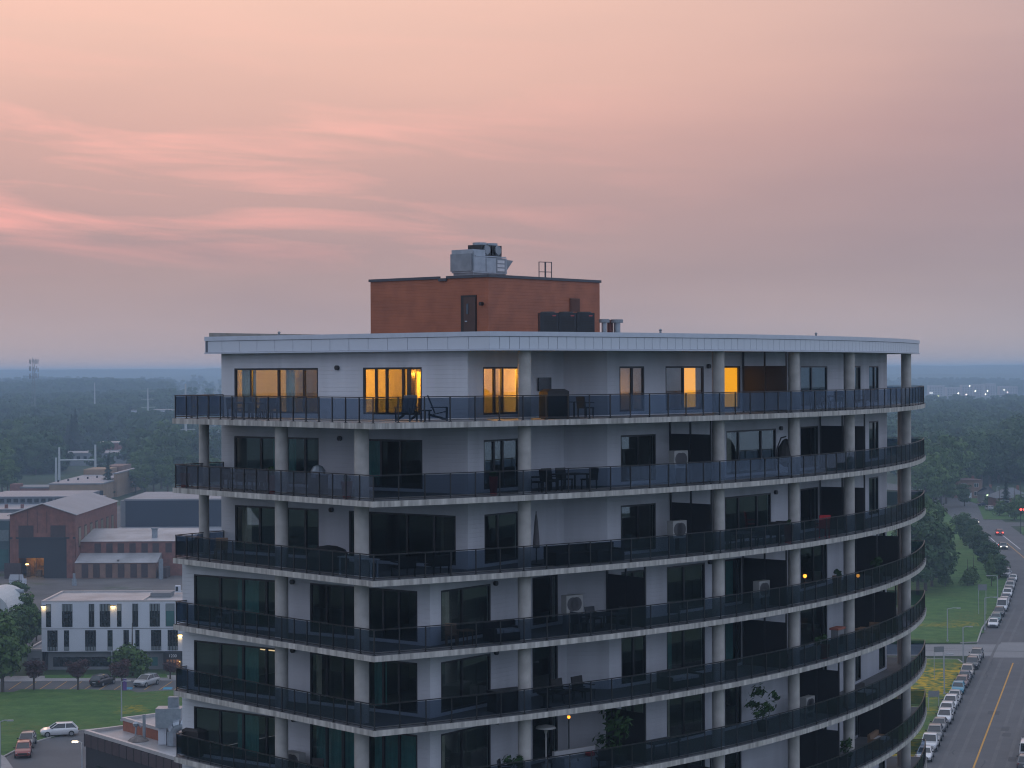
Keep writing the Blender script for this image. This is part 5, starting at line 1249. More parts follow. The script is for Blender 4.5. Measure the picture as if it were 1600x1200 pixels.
def car_parts(kind):
    st, (cb0, cb1), (r0, r1), rz_, rw = SPEC[kind]
    body = MB(); n = len(st); ring = []
    for x, w, zl, zh in st: ring += [(x, -w * .9, zl), (x, -w, zl + .16), (x, -w, zh - .12), (x, -w * .90, zh), (x, w * .90, zh), (x, w, zh - .12), (x, w, zl + .16), (x, w * .9, zl)]
    fs = [(i * 8 + j, i * 8 + (j + 1) % 8, (i + 1) * 8 + (j + 1) % 8, (i + 1) * 8 + j) for i in range(n - 1) for j in range(8)] + [tuple(range(8)), tuple(range((n - 1) * 8 + 7, (n - 1) * 8 - 1, -1))]
    body.add(ring, fs)
    zb = max(s[3] for s in st) - .10; bw = max(s[1] for s in st) * .90
    cab = MB(); cab.add([(cb0, -bw, zb), (cb1, -bw, zb), (cb1, bw, zb), (cb0, bw, zb), (r0, -rw, rz_ - .06), (r1, -rw, rz_ - .06), (r1, rw, rz_ - .06), (r0, rw, rz_ - .06)], [(0, 1, 5, 4), (1, 2, 6, 5), (2, 3, 7, 6), (3, 0, 4, 7), (4, 5, 6, 7)])
    roof = MB(); roof.add([(r0 - .05, -rw - .02, rz_ - .07), (r1 + .08, -rw - .02, rz_ - .07), (r1 + .08, rw + .02, rz_ - .07), (r0 - .05, rw + .02, rz_ - .07), (r0 + .12, -rw * .8, rz_), (r1 - .12, -rw * .8, rz_), (r1 - .12, rw * .8, rz_), (r0 + .12, rw * .8, rz_)], [(0, 1, 5, 4), (1, 2, 6, 5), (2, 3, 7, 6), (3, 0, 4, 7), (4, 5, 6, 7)])
    pil = MB()
    for sy in (-1, 1):
        for (xa, xb) in ((cb0, r0), ((cb0 + cb1) / 2 - .25, (r0 + r1) / 2 - .1), (cb1, r1)):
            pil.cyl((xa, sy * bw * 1.005, zb), (xb, sy * (rw + .01), rz_ - .06), .055, .05, 5)
    L0, L1 = st[0][0], st[-1][0]
    return dict(body=body, cab=cab, roof=roof, pil=pil, L0=L0, L1=L1, w=max(s[1] for s in st), zf=st[-2][3], zr=st[1][3], zfl=st[-1][2], r=.36 if kind in ('suv', 'van') else .40 if kind == 'pickup' else .32)
CM = {}
def car(kind, colr, loc, heading, label, group=None, lights=False, name=None):
    key = (kind, colr)
    if kind not in CM:
        P = car_parts(kind); CM[kind] = dict(P=P, cab=P['cab'].mesh('cabin_glass', m_cglass), wheel=MB().cyl((0, -.11, 0), (0, .11, 0), P['r'], P['r'], 14).mesh('wheel', m_tyre), rim=MB().cyl((0, -.125, 0), (0, .125, 0), P['r'] * .62, P['r'] * .62, 10).mesh('rim', m_rim), hl=MB().box((0, 0, 0), (.10, .34, .14)).mesh('headlight', m_hl), tl=MB().box((0, 0, 0), (.08, .26, .22)).mesh('tail_light', m_tl), hlg=MB().box((0, 0, 0), (.10, .34, .16)).mesh('headlight', M('lit_headlight', (.9, .9, .8), .4, var=0, emit=(1, .92, .75), estr=10)), tlg=MB().box((0, 0, 0), (.12, .36, .26)).mesh('tail_light', M('lit_tail', (.9, .1, .1), .4, var=0, emit=(1, .05, .03), estr=6)))
    c = CM[kind]; P = c['P']
    if key not in CM: CM[key] = dict(body=P['body'].mesh('body', PAINTS[colr], True), roof=P['roof'].mesh('roof', PAINTS[colr], True), pil=P['pil'].mesh('pillars', PAINTS[colr] if colr not in ('white',) else PAINTS[colr]))
    k = CM[key]
    e = thing(name or {'suv': 'suv', 'sedan': 'sedan_car', 'hatch': 'hatchback_car', 'pickup': 'pickup_truck', 'van': 'van'}[kind], label, {'pickup': 'truck', 'van': 'van'}.get(kind, 'car'), loc, heading, group)
    bo = O('body', k['body'], e); O('cabin_glass', c['cab'], e); ro = O('roof', k['roof'], e); O('pillars', k['pil'], ro)
    for x in (P['L0'] * .62, P['L1'] * .64):
        for s in (-1, 1):
            w = O('wheel', c['wheel'], e, (x, s * (P['w'] - .07), P['r'])); O('rim', c['rim'], w)
    for s in (-1, 1):
        O('headlight', c['hlg'] if lights else c['hl'], e, (P['L1'] - .10, s * P['w'] * .66, P['zf'] - .12)); O('tail_light', c['tlg'] if lights else c['tl'], e, (P['L0'] + .05, s * P['w'] * .76, P['zr'] - .18))
        O('door_mirror', mirror_me, bo, (P['L1'] * .40, s * (P['w'] + .08), P['zr'] + .12))
    O('grille', grille_me, bo, (P['L1'] - .03, 0, P['zfl'] + .12)); O('number_plate', plate_me, bo, (P['L0'] - .01, 0, P['zr'] - .35))
    return e
mirror_me = MB().box((0, 0, 0), (.14, .2, .14)).mesh('door_mirror', m_trim); grille_me = MB().box((0, 0, 0), (.08, 1.0, .2)).mesh('grille', m_trim); plate_me = MB().box((0, 0, 0), (.03, .5, .12)).mesh('number_plate', m_hl)
def on_axis(Yd, off):
    for a, b in zip(axis[:-1], axis[1:]):
        if a.y <= Yd <= b.y:
            t = (Yd - a.y) / (b.y - a.y); p = a + (b - a) * t; d = (b - a).normalized(); return p + Vector((-d.y, d.x)) * off, math.atan2(d.y, d.x)
def yline(py, px): return -CAMZ * F_PX / (-(px - 800) * ROLL + 579 - py)
row = [(1531, 1036, 'suv', 'grey', 'grey SUV heading the near kerb row at the crossing'), (1525, 1044, 'sedan', 'silver', 'silver sedan second from the crossing in the near row'), (1522, 1050, 'suv', 'black', 'black SUV third from the crossing in the near row'),
 (1512, 1063, 'suv', 'beige', 'beige SUV parked beside the meadow lamp'), (1507, 1071, 'sedan', 'blue', 'dark blue sedan behind the reddish hatchback'), (1503, 1080, 'hatch', 'brown', 'reddish brown hatchback parked behind the turquoise car'), (1497, 1090, 'hatch', 'turquoise', 'bright turquoise hatchback parked at the kerb'),
 (1492, 1103, 'sedan', 'silver', 'silver sedan parked just before the turquoise hatchback'), (1486, 1114, 'suv', 'white', 'white SUV parked next to the silver sedan'), (1478, 1126, 'suv', 'white', 'second white SUV in the row of three white ones'), (1471, 1137, 'suv', 'white', 'third white SUV, next to the grey sedan'),
 (1466, 1149, 'sedan', 'grey', 'grey sedan between the white SUVs and the dark SUV'), (1458, 1164, 'suv', 'grey', 'dark grey SUV parked behind the white pickup'), (1452, 1180, 'pickup', 'white', 'white pickup parked at the meadow kerb'), (1448, 1197, 'sedan', 'white', 'white sedan parked before the white pickup')]
for px, py, k, c, lb in row:
    p, a = on_axis(yline(py, px) + 2.3, 5.7 + random.uniform(-.15, .15)); car(k, c, (p.x, p.y, .03), a + math.pi + random.uniform(-.035, .035), lb, 'cars parked along the near kerb')
row = [(1556, 984, 'sedan', 'white', 'white sedan parked first beyond the crossing'), (1560, 976, 'hatch', 'teal', 'dark teal hatchback behind the first white sedan'), (1564, 967, 'suv', 'black', 'black SUV beyond the crossing behind the teal car'), (1568, 958, 'van', 'white', 'white van in the far row beyond the crossing'), (1572, 950, 'suv', 'silver', 'silver SUV behind the far white van'), (1575, 943, 'sedan', 'blue', 'dark sedan behind the silver SUV in the far row'),
 (1578, 936, 'suv', 'white', 'white SUV in the far row near the lamp'), (1580, 930, 'sedan', 'black', 'black sedan in the far row near the driveway'), (1582, 924, 'suv', 'silver', 'silver SUV near the end of the far row'), (1583, 918, 'hatch', 'grey', 'grey hatchback second from the far row end'), (1583, 911, 'sedan', 'white', 'white sedan at the end of the far row')]
for px, py, k, c, lb in row:
    p, a = on_axis(yline(py, px) + 2.3, 5.7); car(k, c, (p.x, p.y, .03), a + math.pi, lb, 'cars parked beyond the crossing')
g = ground(1572, 902); car('pickup', 'silver', (g.x, g.y, .12), 1.2 + math.pi, 'silver pickup standing alone by the roadside trees')
for py, k, c, lb in ((1140, 'sedan', 'silver', 'silver sedan parked at the opposite kerb, furthest along'), (1152, 'suv', 'white', 'white SUV parked at the opposite kerb'), (1166, 'suv', 'beige', 'beige SUV parked at the opposite kerb behind the white one'), (1180, 'van', 'white', 'white van parked at the opposite kerb'), (1196, 'suv', 'grey', 'grey SUV parked at the opposite kerb before the van')):
    p, a = on_axis(yline(py, 1595), -5.7); car(k, c, (p.x, p.y, .03), a, lb, 'cars parked at the opposite kerb')
p, a = on_axis(yline(836, 1557), -.6); car('suv', 'red', (p.x, p.y, .03), a, 'car driving away with glowing red tail lights', lights=True)
p, a = on_axis(yline(858, 1555), 2.6); car('suv', 'grey', (p.x, p.y, .03), a + math.pi, 'oncoming car with headlights on beside the trees', lights=True)
p, a = on_axis(yline(818, 1495), 2.0); car('sedan', 'grey', (p.x, p.y, .03), a + math.pi, 'distant oncoming car with headlights on at the bend', lights=True)
g = ground(1538, 791); car('sedan', 'blue', (g.x, g.y, .1), .2, 'dark blue car parked before the small dark-roofed house'); g = ground(1549, 798); car('hatch', 'silver', (g.x, g.y, .1), .4, 'silver car on the drive of the bungalow')
# left
g = ground(90, 1152); car('suv', 'white', (g.x, g.y + .9, .03), math.pi + .28, 'white SUV pulled up alone at the lawn kerb')
g = ground(30, 1186); car('suv', 'red', (g.x, g.y + 2, .03), -math.pi / 2 + .2, 'orange red SUV parked at the lawn kerb'); g = ground(36, 1171); car('suv', 'grey', (g.x, g.y + 2, .03), -math.pi / 2 + .12, 'grey SUV parked behind the orange red one')
g = ground(156, 1074); car('suv', 'black', (g.x, g.y + 2.0, .03), math.pi / 2 - .35, 'black SUV parked in a bay before the office'); g = ground(225, 1075); car('suv', 'silver', (g.x, g.y + 2.0, .03), -math.pi / 2 - .4, 'silver SUV parked facing out before the office')
for px, py, lb, c in ((33, 738, 'white car in the far school car park', 'white'), (40, 738, 'silver car in the far school car park', 'silver'), (42, 729, 'pale car at the back of the school car park', 'beige')): g = ground(px, py); car('sedan', c, (g.x, g.y, .05), -1.3, lb, 'cars in the school car park')

# ================================================================== THINGS ON THE BALCONIES
FLN = ['top floor balcony', 'second highest balcony', 'third highest balcony', 'fourth highest balcony', 'fifth highest balcony', 'sixth highest balcony', 'seventh highest balcony', 'eighth highest balcony']
def spot(i, px, d):
    z = SLABZ[i] + TH; k = ray(px, z=z + .4)
    if px < 578:
        n = Vector((.726, .688)); p = ray_line(k, pA + n * d, pB + n * d); a = math.atan2(-n.y, -n.x)
    else:
        p = ray_circle(k, CR - d); v = (p - CC).normalized(); a = math.atan2(v.y, v.x)
    return Vector((p.x, p.y, CAMZ + z + .001)), a          # a: direction pointing outward
m_wick = M('dark_wicker', (.022, .020, .020), .8, var=.3, scale=14)
m_patio = M('patio_grey', (.05, .055, .065), .6, var=.15)
m_cover = M('grill_cover', (.014, .014, .016), .75, var=.2, scale=3, bump=.3)
m_pw = M('unit_white', (.30, .30, .29), .5, var=.05)
m_wood = M('patio_wood', (.20, .12, .07), .6, var=.25, scale=6)
m_redpot = M('red_pot', (.22, .02, .025), .5, var=.1)
m_redc = M('red_cloth', (.42, .02, .03), .7, var=.1)
m_cush = M('pale_cushion', (.45, .45, .46), .9, var=.08)
m_leafpot = foliage('pot_leaf', (.02, .05, .018), (.05, .10, .035))
def chair(e, m=m_patio, seat=.45, back=.95, w=.55):      # local +X = the way the sitter faces
    MB().box((0, 0, seat), (w, w, .06)).obj('seat', m, e); MB().box((-w / 2, 0, (seat + back) / 2), (.06, w, back - seat), 0, 0, -.15).obj('backrest', m, e)
    for sx in (-1, 1):
        for sy in (-1, 1): MB().box((sx * (w / 2 - .04), sy * (w / 2 - .04), seat / 2), (.05, .05, seat)).obj('leg', m, e)
    for sy in (-1, 1): MB().box((0, sy * (w / 2 - .02), seat + .22), (w * .95, .05, .04)).obj('armrest', m, e)
def table(e, w, d, h, m, legs=.06):
    MB().box((0, 0, h), (w, d, .05)).obj('table_top', m, e)
    for sx in (-1, 1):
        for sy in (-1, 1): MB().box((sx * (w / 2 - .08), sy * (d / 2 - .08), h / 2), (legs, legs, h)).obj('leg', m, e)
def T_(i, px, d, name, label, cat, turn=0.0, group=None):
    p, a = spot(i, px, d); return thing(name, label, cat, p, a + turn, group)
def dining(i, px, d, txt, n=4, mt=m_patio):
    e = T_(i, px, d, 'patio_table', '%s patio dining table on the %s' % (txt, FLN[i]), 'table'); table(e, 1.0, 1.6, .72, mt)
    p, a = spot(i, px, d)
    for k, (dx, dy, t) in enumerate(((.05, 1.15, -math.pi / 2), (.05, -1.15, math.pi / 2), (-.75, .4, 0), (-.75, -.4, 0))[:n]):
        q = p + Vector((math.cos(a) * dx - math.sin(a) * dy, math.sin(a) * dx + math.cos(a) * dy, 0))
        c = thing('patio_chair', '%s patio chair drawn up to the dining table on the %s' % (txt, FLN[i]), 'chair', q, a + t, 'chairs round the %s table' % FLN[i]); chair(c, mt)
def adirondack(i, px, d, label, turn):
    e = T_(i, px, d, 'adirondack_chair', label, 'chair', turn); m = M('slate_blue_plastic', (.045, .06, .085), .5, var=.1)
    for k in range(5): MB().box((-.36 - .05 * abs(k - 2) * 0, -.24 + k * .12, .72), (.05, .105, .80), 0, 0, -.38).obj('back_slat', m, e)
    for k in range(4): MB().box((-.22 + k * .14, 0, .30 + k * .03), (.12, .58, .03), 0, 0, -.15).obj('seat_slat', m, e)
    for s in (-1, 1): MB().box((-.02, s * .34, .58), (.72, .12, .03)).obj('armrest', m, e); MB().box((.30, s * .32, .28), (.07, .05, .56)).obj('front_leg', m, e); MB().box((-.12, s * .30, .18), (.75, .05, .09), 0, 0, .28).obj('side_rail', m, e)
def grill(i, px, d, label, cover=True, w=1.25, h=1.15):
    e = T_(i, px, d, 'covered_grill' if cover else 'barbecue_grill', label, 'grill', math.pi / 2)
    if cover: MB().add([(-w / 2, -.32, .05), (w / 2, -.32, .05), (w / 2, .32, .05), (-w / 2, .32, .05), (-w / 2, -.30, h - .12), (w / 2, -.30, h - .1), (w / 2, .30, h - .1), (-w / 2, .30, h - .12), (-w / 3, -.2, h), (w / 3, -.22, h), (w / 3, .2, h), (-w / 3, .22, h)], [(0, 1, 5, 4), (1, 2, 6, 5), (2, 3, 7, 6), (3, 0, 4, 7), (4, 5, 9, 8), (5, 6, 10, 9), (6, 7, 11, 10), (7, 4, 8, 11), (8, 9, 10, 11)]).obj('cover', m_cover, e); MB().box((0, 0, .03), (w * .9, .5, .06)).obj('base', m_black, e)
    else:
        MB().box((0, 0, .45), (w * .6, .5, .8)).obj('cabinet', m_black, e); MB().lathe([(.05, -.3), (.3, -.28), (.33, 0), (.2, .2), (.05, .26)], (0, 0, 1.0), 12).obj('lid', m_galv, e)
        for s in (-1, 1): MB().box((s * w * .42, 0, .86), (w * .26, .45, .04)).obj('side_shelf', m_galv, e)
def heat_pump(i, px, d, label, up=.35):
    e = T_(i, px, d, 'heat_pump', label, 'heat pump', math.pi / 2)
    MB().box((0, 0, up + .40), (.95, .36, .80)).obj('casing', m_pw, e); MB().cyl((-.12, -.19, up + .40), (-.12, -.172, up + .40), .31, .31, 16).obj('fan_grille', M('fan_dark', (.06, .06, .065), .6, var=.1), e)
    for s in (-1, 1): MB().box((s * .38, 0, up / 2), (.05, .34, up)).obj('foot', m_galv2, e)
    MB().cyl((.1, -.19, up + .4), (.1, -.18, up + .4), .31, .31, 16).obj('front_grille', M('fan_dark', (.06, .06, .065)), e)
def plant(i, px, d, label, potm, h=.9, pot=.5, kind='leaf', r=.28, seed=1):
    e = T_(i, px, d, 'potted_plant', label, 'potted plant')
    MB().lathe([(r * .7, 0), (r, pot), (r * .9, pot), (r * .85, pot - .04)], (0, 0, 0), 12).obj('pot', potm, e)
    rnd = random.Random(seed); m = MB()
    if kind == 'spike':
        for k in range(34):
            a = rnd.uniform(0, 6.28); l = h * rnd.uniform(.6, 1.0); o = Vector((math.cos(a), math.sin(a), 0)) * rnd.uniform(.2, .8); b_ = Vector((0, 0, pot)); t_ = b_ + (o + Vector((0, 0, 1))).normalized() * l; s = Vector((-o.y, o.x, 0)).normalized() * .022
            m.add([b_ - s, b_ + s, t_], [(0, 1, 2)])
    else:
        cl = [(Vector((rnd.gauss(0, .20), rnd.gauss(0, .20), rnd.uniform(.12, .95))) * h, h * rnd.uniform(.14, .26)) for _ in range(9)]
        for k in range(300):
            cc_, cr_ = cl[k % 9]; dd = Vector((rnd.gauss(0, 1), rnd.gauss(0, 1), rnd.gauss(0, 1))).normalized(); p = cc_ + dd * cr_ * rnd.uniform(.2, 1.1) + Vector((0, 0, pot)); n = (dd + Vector((rnd.uniform(-.8, .8), rnd.uniform(-.8, .8), rnd.uniform(-.3, .8)))).normalized(); u = n.orthogonal().normalized(); v = n.cross(u); s = .06 * (1 + h * .6) * rnd.uniform(.5, 1.4)
            m.add([p - u * s, p + v * s * .5, p + u * s * 1.2, p - v * s * .5], [(0, 1, 2, 3)])
        m.cyl((0, 0, pot - .05), (0, 0, pot + h * .5), .03, .02, 5)
    m.obj('leaves', m_leafpot, e)
def sofa(i, px, d, label, m, w=2.2, turn=0.0):
    e = T_(i, px, d, 'patio_sofa', label, 'sofa', turn)
    MB().box((0, 0, .2), (.85, w, .36)).obj('base', m, e); MB().box((-.36, 0, .55), (.16, w, .5)).obj('backrest', m, e)
    for s in (-1, 1): MB().box((0, s * (w / 2 - .09), .45), (.85, .17, .25)).obj('armrest', m, e)
    for k in range(3): MB().box((.06, -w / 3 + k * w / 3, .44), (.66, w / 3.3, .13)).obj('seat_cushion', m_cush if m is not m_cover else m_cover, e)
def lantern(i, px, d, label, h=.75, watts=3, r=.09, c=(1, .33, .03)):
    e = T_(i, px, d, 'glowing_lantern', label, 'lantern'); MB().cyl((0, 0, 0), (0, 0, h), .03, .03, 6).obj('stand', m_black, e); MB().cyl((0, 0, 0), (0, 0, .03), .13, .13, 10).obj('foot', m_black, e)
    MB().lathe([(r * .4, -r), (r, -r * .4), (r, r * .6), (r * .4, r)], (0, 0, h + r), 10).obj('glow_globe', M('lantern_glow', (.9, .5, .1), .5, var=0, emit=c, estr=2.6), e); MB().cyl((0, 0, h + 2 * r), (0, 0, h + 2 * r + .03), .04, .02, 8).obj('cap', m_black, e)
# top floor
dining(0, 392, 1.7, 'dark'); adirondack(0, 634, 1.5, 'slate blue slatted deck chair facing the lit doors', -.9); adirondack(0, 687, 1.5, 'slate blue slatted deck chair turned toward the bare wall', 1.1)
e = T_(0, 661, 1.4, 'side_table', 'low square dark side table between two slatted deck chairs', 'table'); table(e, .55, .55, .46, m_patio)
grill(0, 866, 1.3, 'tall black covered grill under the wall television', True, 1.2, 1.3)
e = T_(0, 897, 1.4, 'bistro_table', 'small round bistro table right of the covered grill', 'table'); MB().cyl((0, 0, .70), (0, 0, .73), .36, .36, 14).obj('table_top', m_patio, e); MB().cyl((0, 0, .03), (0, 0, .7), .04, .04, 8).obj('stem', m_black, e); MB().cyl((0, 0, 0), (0, 0, .03), .26, .26, 12).obj('foot', m_black, e)
c = T_(0, 915, 1.6, 'patio_chair', 'dark patio chair beside the small bistro table', 'chair', math.pi / 2); chair(c)
P_, _ = wall_map('A', -.6); p = P_(849); q = P_(852); u = (q - p).normalized(); n = Vector((u.y, -u.x))
tv = thing('wall_television', 'black flat television mounted on the recessed top floor wall', 'television', (p.x + n.x * .07, p.y + n.y * .07, CAMZ - .95), math.atan2(u.y, u.x)); MB().box((0, 0, .33), (1.0, .06, .60)).obj('screen', M('tv_black', (.006, .006, .007), .2, var=0), tv); MB().box((0, .05, .33), (.3, .05, .3)).obj('bracket', m_black, tv)
dining(0, 1292, 1.2, 'slim black', 3); c = T_(0, 1352, .9, 'patio_chair', 'brown cushioned chair on the far end of the top floor balcony', 'chair', 2.6); chair(c, M('brown_fabric', (.09, .05, .04), .8, var=.2), .45, 1.05, .7)
# second highest
plant(1, 289, .6, 'red planter with spiky pale plant at the balcony corner', m_redpot, .55, .65, 'spike', .25, 3); dining(1, 383, 1.3, 'brown', 3, m_wick)
grill(1, 497, 1.5, 'steel lidded barbecue by the siding wall', False); plant(1, 425, .5, 'tall dark red planter beside the first round column', m_redpot, .3, .8, 'leaf', .22, 5); plant(1, 542, .6, 'dark red planter near the corner column', m_redpot, .25, .7, 'leaf', .25, 6)
plant(1, 771, .7, 'red pot standing before the middle glass door', m_redpot, .2, .8, 'leaf', .2, 7)
dining(1, 888, 1.4, 'tall backed dark', 4, m_wick); c = T_(1, 836, 1.2, 'patio_chair', 'dark chair standing beside the round column', 'chair', 1.2); chair(c, m_wick)
heat_pump(1, 1060, 1.3, 'white heat pump on legs beside the privacy screen, second highest balcony', .75)
e = T_(1, 1226, 1.2, 'hanging_chair', 'black egg shaped hanging chair on a curved stand', 'chair'); MB().tube([(.0, -.5, .05), (-.1, -.62, .7), (-.1, -.55, 1.4), (-.05, -.25, 1.9), (0, .15, 1.95)], .035, 8).obj('curved_stand', m_black, e); MB().cyl((0, -.1, 0), (0, -.1, .05), .55, .55, 16).obj('base_ring', m_black, e)
MB().lathe([(.1, .45), (.42, .7), (.48, 1.0), (.40, 1.4), (.18, 1.75), (.03, 1.85)], (0, .15, 0), 12).obj('egg_basket', m_wick, e)
plant(1, 1325, .5, 'leafy plant beside a column near the tower tip', M('grey_pot', (.15, .15, .15), .7, var=.1), .9, .45, 'spike', .25, 8)
# third highest
c = T_(2, 345, 1.2, 'patio_chair', 'folding wooden chair on the third highest balcony', 'chair', .8); chair(c, m_wood)
e = T_(2, 513, 1.6, 'covered_table', 'round patio table under a dark domed cover', 'table'); MB().lathe([(.85, .05), (.9, .6), (.75, .85), (.4, 1.0), (.05, 1.05)], (0, 0, 0), 16).obj('cover', m_cover, e); MB().cyl((0, 0, 0), (0, 0, .06), .5, .5, 12).obj('base', m_black, e)
e = T_(2, 560, .8, 'side_table', 'long pale metal bench table at the balcony corner', 'table', math.pi / 2); table(e, 2.2, .5, .75, M('pale_metal', (.40, .42, .44), .5, var=.1), .06)
for px in (630, 683): c = T_(2, px, 1.0, 'lounge_chair', 'low wicker lounge chair before the wide dark window', 'chair', math.pi, 'wicker chairs before the wide window'); chair(c, m_wick, .4, .85, .8)
e = T_(2, 838, 1.9, 'closed_umbrella', 'closed grey patio umbrella leaning behind the round column', 'umbrella'); MB().cyl((0, 0, 0), (0, 0, 2.35), .025, .025, 6).obj('pole', m_black, e); MB().lathe([(.16, .75), (.13, 1.3), (.08, 1.9), (.02, 2.3)], (0, 0, 0), 10).obj('canopy', M('umbrella_grey', (.09, .085, .09), .9, var=.15), e); MB().cyl((0, 0, 0), (0, 0, .08), .26, .26, 12).obj('base', m_black, e)
sofa(2, 895, 1.3, 'covered dark sofa in the recessed third highest balcony', m_cover, 2.6); sofa(2, 945, 1.2, 'second covered dark sofa beside the plain window', m_cover, 1.6)
heat_pump(2, 1058, 1.3, 'white heat pump on legs beside the privacy screen, third highest balcony', .75)
for px in (1212, 1222): c = T_(2, px, .9, 'wire_chair', 'dark wire chair near the column on the third highest balcony', 'chair', 2.0, 'wire chairs'); chair(c, m_wick, .45, 1.1)
c = T_(2, 1285, .7, 'red_chair', 'bright red chair standing on the third highest balcony', 'chair', 2.4); chair(c, m_redc, .5, 1.15, .6); plant(2, 1232, .5, 'dark red flower pot by the column', m_redpot, .25, .9, 'leaf', .25, 9)
dining(2, 1160, .9, 'thin black', 2)
# fourth highest
e = T_(3, 362, 1.0, 'bistro_table', 'lattice metal bistro table on the fourth highest balcony', 'table'); table(e, .7, .7, .72, m_galv2); c = T_(3, 345, 1.1, 'bistro_chair', 'lattice metal bistro chair beside its table', 'chair', -.8); chair(c, m_galv2, .45, .9, .45)
e = T_(3, 727, 1.1, 'side_table', 'small wooden folding table behind the glass', 'table'); table(e, .6, .6, .6, m_wood, .04); c = T_(3, 705, 1.2, 'folding_chair', 'wooden folding chair next to the small table', 'chair', -.4); chair(c, m_wood, .45, .9, .5)
sofa(3, 787, 1.2, 'dark low lounge seat beside the round column', m_wick, 1.6)
heat_pump(3, 894, 1.9, 'white heat pump in the wall recess of the fourth highest balcony', .8); dining(3, 935, 1.2, 'charcoal', 4); c = T_(3, 1053, 1.0, 'patio_chair', 'dark patio chair with pale stripe by the wide window', 'chair', 2.2); chair(c, m_patio)
heat_pump(3, 1190, 1.2, 'white heat pump low behind the railing, fourth highest balcony', .5)
lantern(3, 1258, .8, 'glowing orange lantern beside the column', 1.15); lantern(3, 1341, .5, 'glowing orange lantern seen through the curved glass', .65); plant(3, 1308, .7, 'yellow flowering plant on the fourth highest balcony', m_wood, .35, .95, 'leaf', .25, 12)
plant(3, 1372, .7, 'wide leafy plant before the far privacy screen', m_wick, .9, .5, 'leaf', .3, 13)
# fifth highest
e = T_(4, 791, 1.3, 'storage_box', 'large black storage box against the siding', 'box', math.pi / 2); MB().box((0, 0, .42), (1.5, .7, .84)).obj('box_body', m_cover, e); MB().box((0, 0, .87), (1.56, .76, .08)).obj('lid', m_black, e)
for px in (880, 912): c = T_(4, px, 1.5, 'lounge_chair', 'dark deep lounge chair in the wall recess', 'chair', .2, 'lounge chairs in the recess'); chair(c, m_wick, .42, 1.0, .75)
e = T_(4, 853, .9, 'fire_bowl', 'small round fire bowl behind the glass', 'fire bowl'); MB().lathe([(.12, 0), (.12, .45), (.4, .6), (.42, .7), (.3, .66)], (0, 0, 0), 12).obj('bowl', m_black, e); MB().cyl((0, 0, 0), (0, 0, .04), .25, .25, 10).obj('foot', m_black, e)
sofa(4, 1062, 1.0, 'dark lounge sofa before the double window', m_wick, 2.2); c = T_(4, 1141, .8, 'patio_chair', 'dark chair beside the green tinted window', 'chair', 2.2); chair(c, m_wick)
e = T_(4, 1309, .8, 'balcony_shelf', 'grey shelf cabinet with reddish top', 'shelf', math.pi / 2); MB().box((0, 0, .6), (.8, .4, 1.2)).obj('cabinet', m_grey, e); MB().box((0, 0, 1.25), (.95, .5, .1)).obj('shelf_top', M('terracotta', (.28, .09, .06), .7, var=.15), e); MB().box((0, -.22, .7), (.4, .03, .5)).obj('opening', m_black, e)
plant(4, 1288, .5, 'red flowering plant in a low planter', m_redpot, .5, .7, 'leaf', .3, 15); plant(4, 1277, .45, 'small pale flowering plant by the column', m_pw, .35, .75, 'leaf', .2, 16)
dining(4, 1352, .8, 'brown wooden', 2, m_wood)
# sixth highest
grill(5, 305, .9, 'grill under a pale grey cover at the left end', True, 1.3, 1.25); heat_pump(5, 462, 1.5, 'white heat pump beside the teal curtained doors', .2); c = T_(5, 492, 1.2, 'patio_chair', 'dark chair before the teal curtained doors', 'chair', .4); chair(c, m_wick)
e = T_(5, 853, 1.0, 'patio_heater', 'slim white patio heater with mushroom cap', 'heater'); MB().cyl((0, 0, 0), (0, 0, .6), .2, .2, 12).obj('gas_housing', m_pw, e); MB().cyl((0, 0, .6), (0, 0, 1.95), .035, .035, 8).obj('stem', m_pw, e); MB().lathe([(.06, 1.9), (.10, 2.1), (.45, 2.12), (.40, 2.2), (.05, 2.28)], (0, 0, 0), 14).obj('cap', m_pw, e)
sofa(5, 905, 1.7, 'pale corner sofa with patterned cushions', m_cush, 2.4); c = T_(5, 945, .9, 'lounge_chair', 'dark cushioned lounge chair beside the pale sofa', 'chair', 2.6); chair(c, m_wick, .42, .9, .75)
e = T_(5, 922, 1.4, 'throw_cushion', 'bright red cushion on the pale corner sofa', 'cushion'); MB().lathe([(.05, .5), (.22, .56), (.22, .66), (.05, .74)], (0, 0, 0), 10).obj('cushion_pad', m_redc, e)
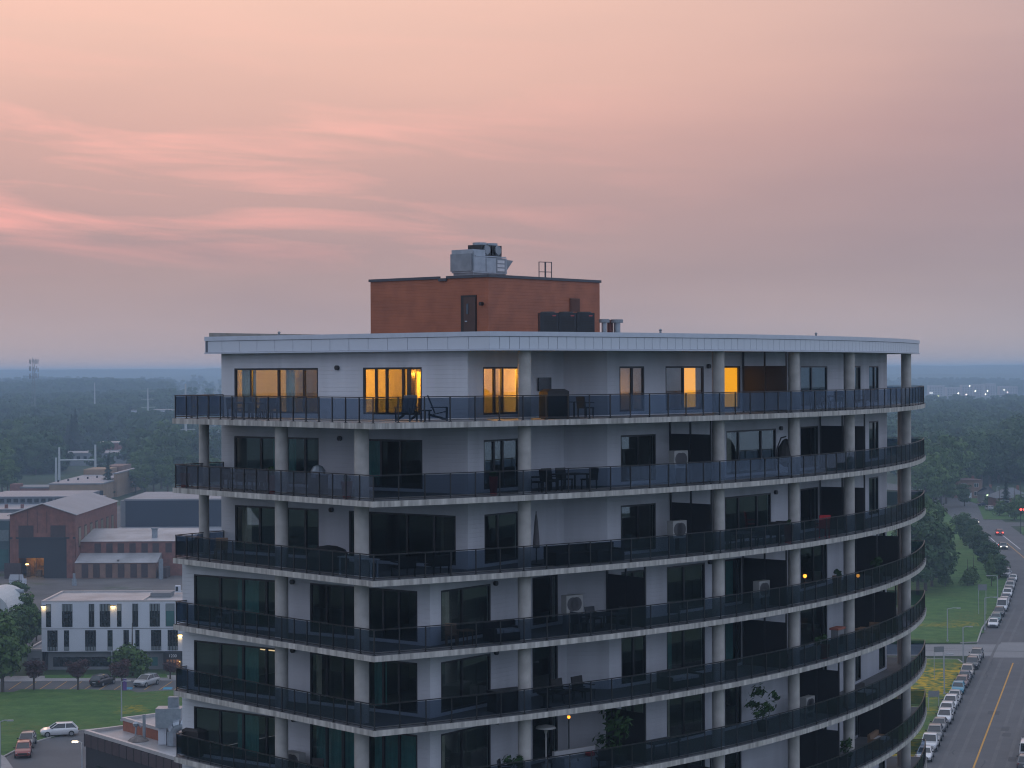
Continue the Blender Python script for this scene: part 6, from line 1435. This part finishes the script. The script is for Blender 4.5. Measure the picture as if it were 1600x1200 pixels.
plant(5, 968, 1.1, 'tall broad leaved plant beside the black screen', m_wick, 2.0, .45, 'leaf', .32, 17); plant(5, 803, .7, 'bushy plant beside the round column', m_wick, .8, .4, 'leaf', .3, 18); c = T_(5, 790, 1.2, 'patio_chair', 'dark chair with pale cushion left of the column', 'chair', .8); chair(c, m_wick)
lantern(5, 889, 2.3, 'bare glowing bulb in the recess above the pale sofa', 2.1, 3, .07, (1, .42, .08)); e = T_(5, 1032, .8, 'patio_table', 'dark patio table with a thin top by the white wall', 'table'); table(e, .9, 1.8, .78, m_patio)
plant(5, 1192, 1.3, 'large dark leafy plant by the pale wall', m_wick, 1.7, .5, 'leaf', .3, 19); heat_pump(5, 1262, 1.3, 'white heat pump half hidden behind the column', .3); sofa(5, 1350, .8, 'dark sofa toward the tower tip, sixth highest balcony', m_wick, 2.0)
plant(6, 1322, .8, 'leafy plant beside the column, seventh highest balcony', m_wick, .9, .5, 'leaf', .3, 20); sofa(6, 1375, .9, 'pale bench near the far tip, seventh highest balcony', m_wood, 1.8); c = T_(6, 1180, .9, 'patio_chair', 'tall dark chair on the seventh highest balcony', 'chair', 2.2); chair(c, m_wick)
# person-free; a glowing pizza-coloured lamp inside the second storey window and a lit picture low down
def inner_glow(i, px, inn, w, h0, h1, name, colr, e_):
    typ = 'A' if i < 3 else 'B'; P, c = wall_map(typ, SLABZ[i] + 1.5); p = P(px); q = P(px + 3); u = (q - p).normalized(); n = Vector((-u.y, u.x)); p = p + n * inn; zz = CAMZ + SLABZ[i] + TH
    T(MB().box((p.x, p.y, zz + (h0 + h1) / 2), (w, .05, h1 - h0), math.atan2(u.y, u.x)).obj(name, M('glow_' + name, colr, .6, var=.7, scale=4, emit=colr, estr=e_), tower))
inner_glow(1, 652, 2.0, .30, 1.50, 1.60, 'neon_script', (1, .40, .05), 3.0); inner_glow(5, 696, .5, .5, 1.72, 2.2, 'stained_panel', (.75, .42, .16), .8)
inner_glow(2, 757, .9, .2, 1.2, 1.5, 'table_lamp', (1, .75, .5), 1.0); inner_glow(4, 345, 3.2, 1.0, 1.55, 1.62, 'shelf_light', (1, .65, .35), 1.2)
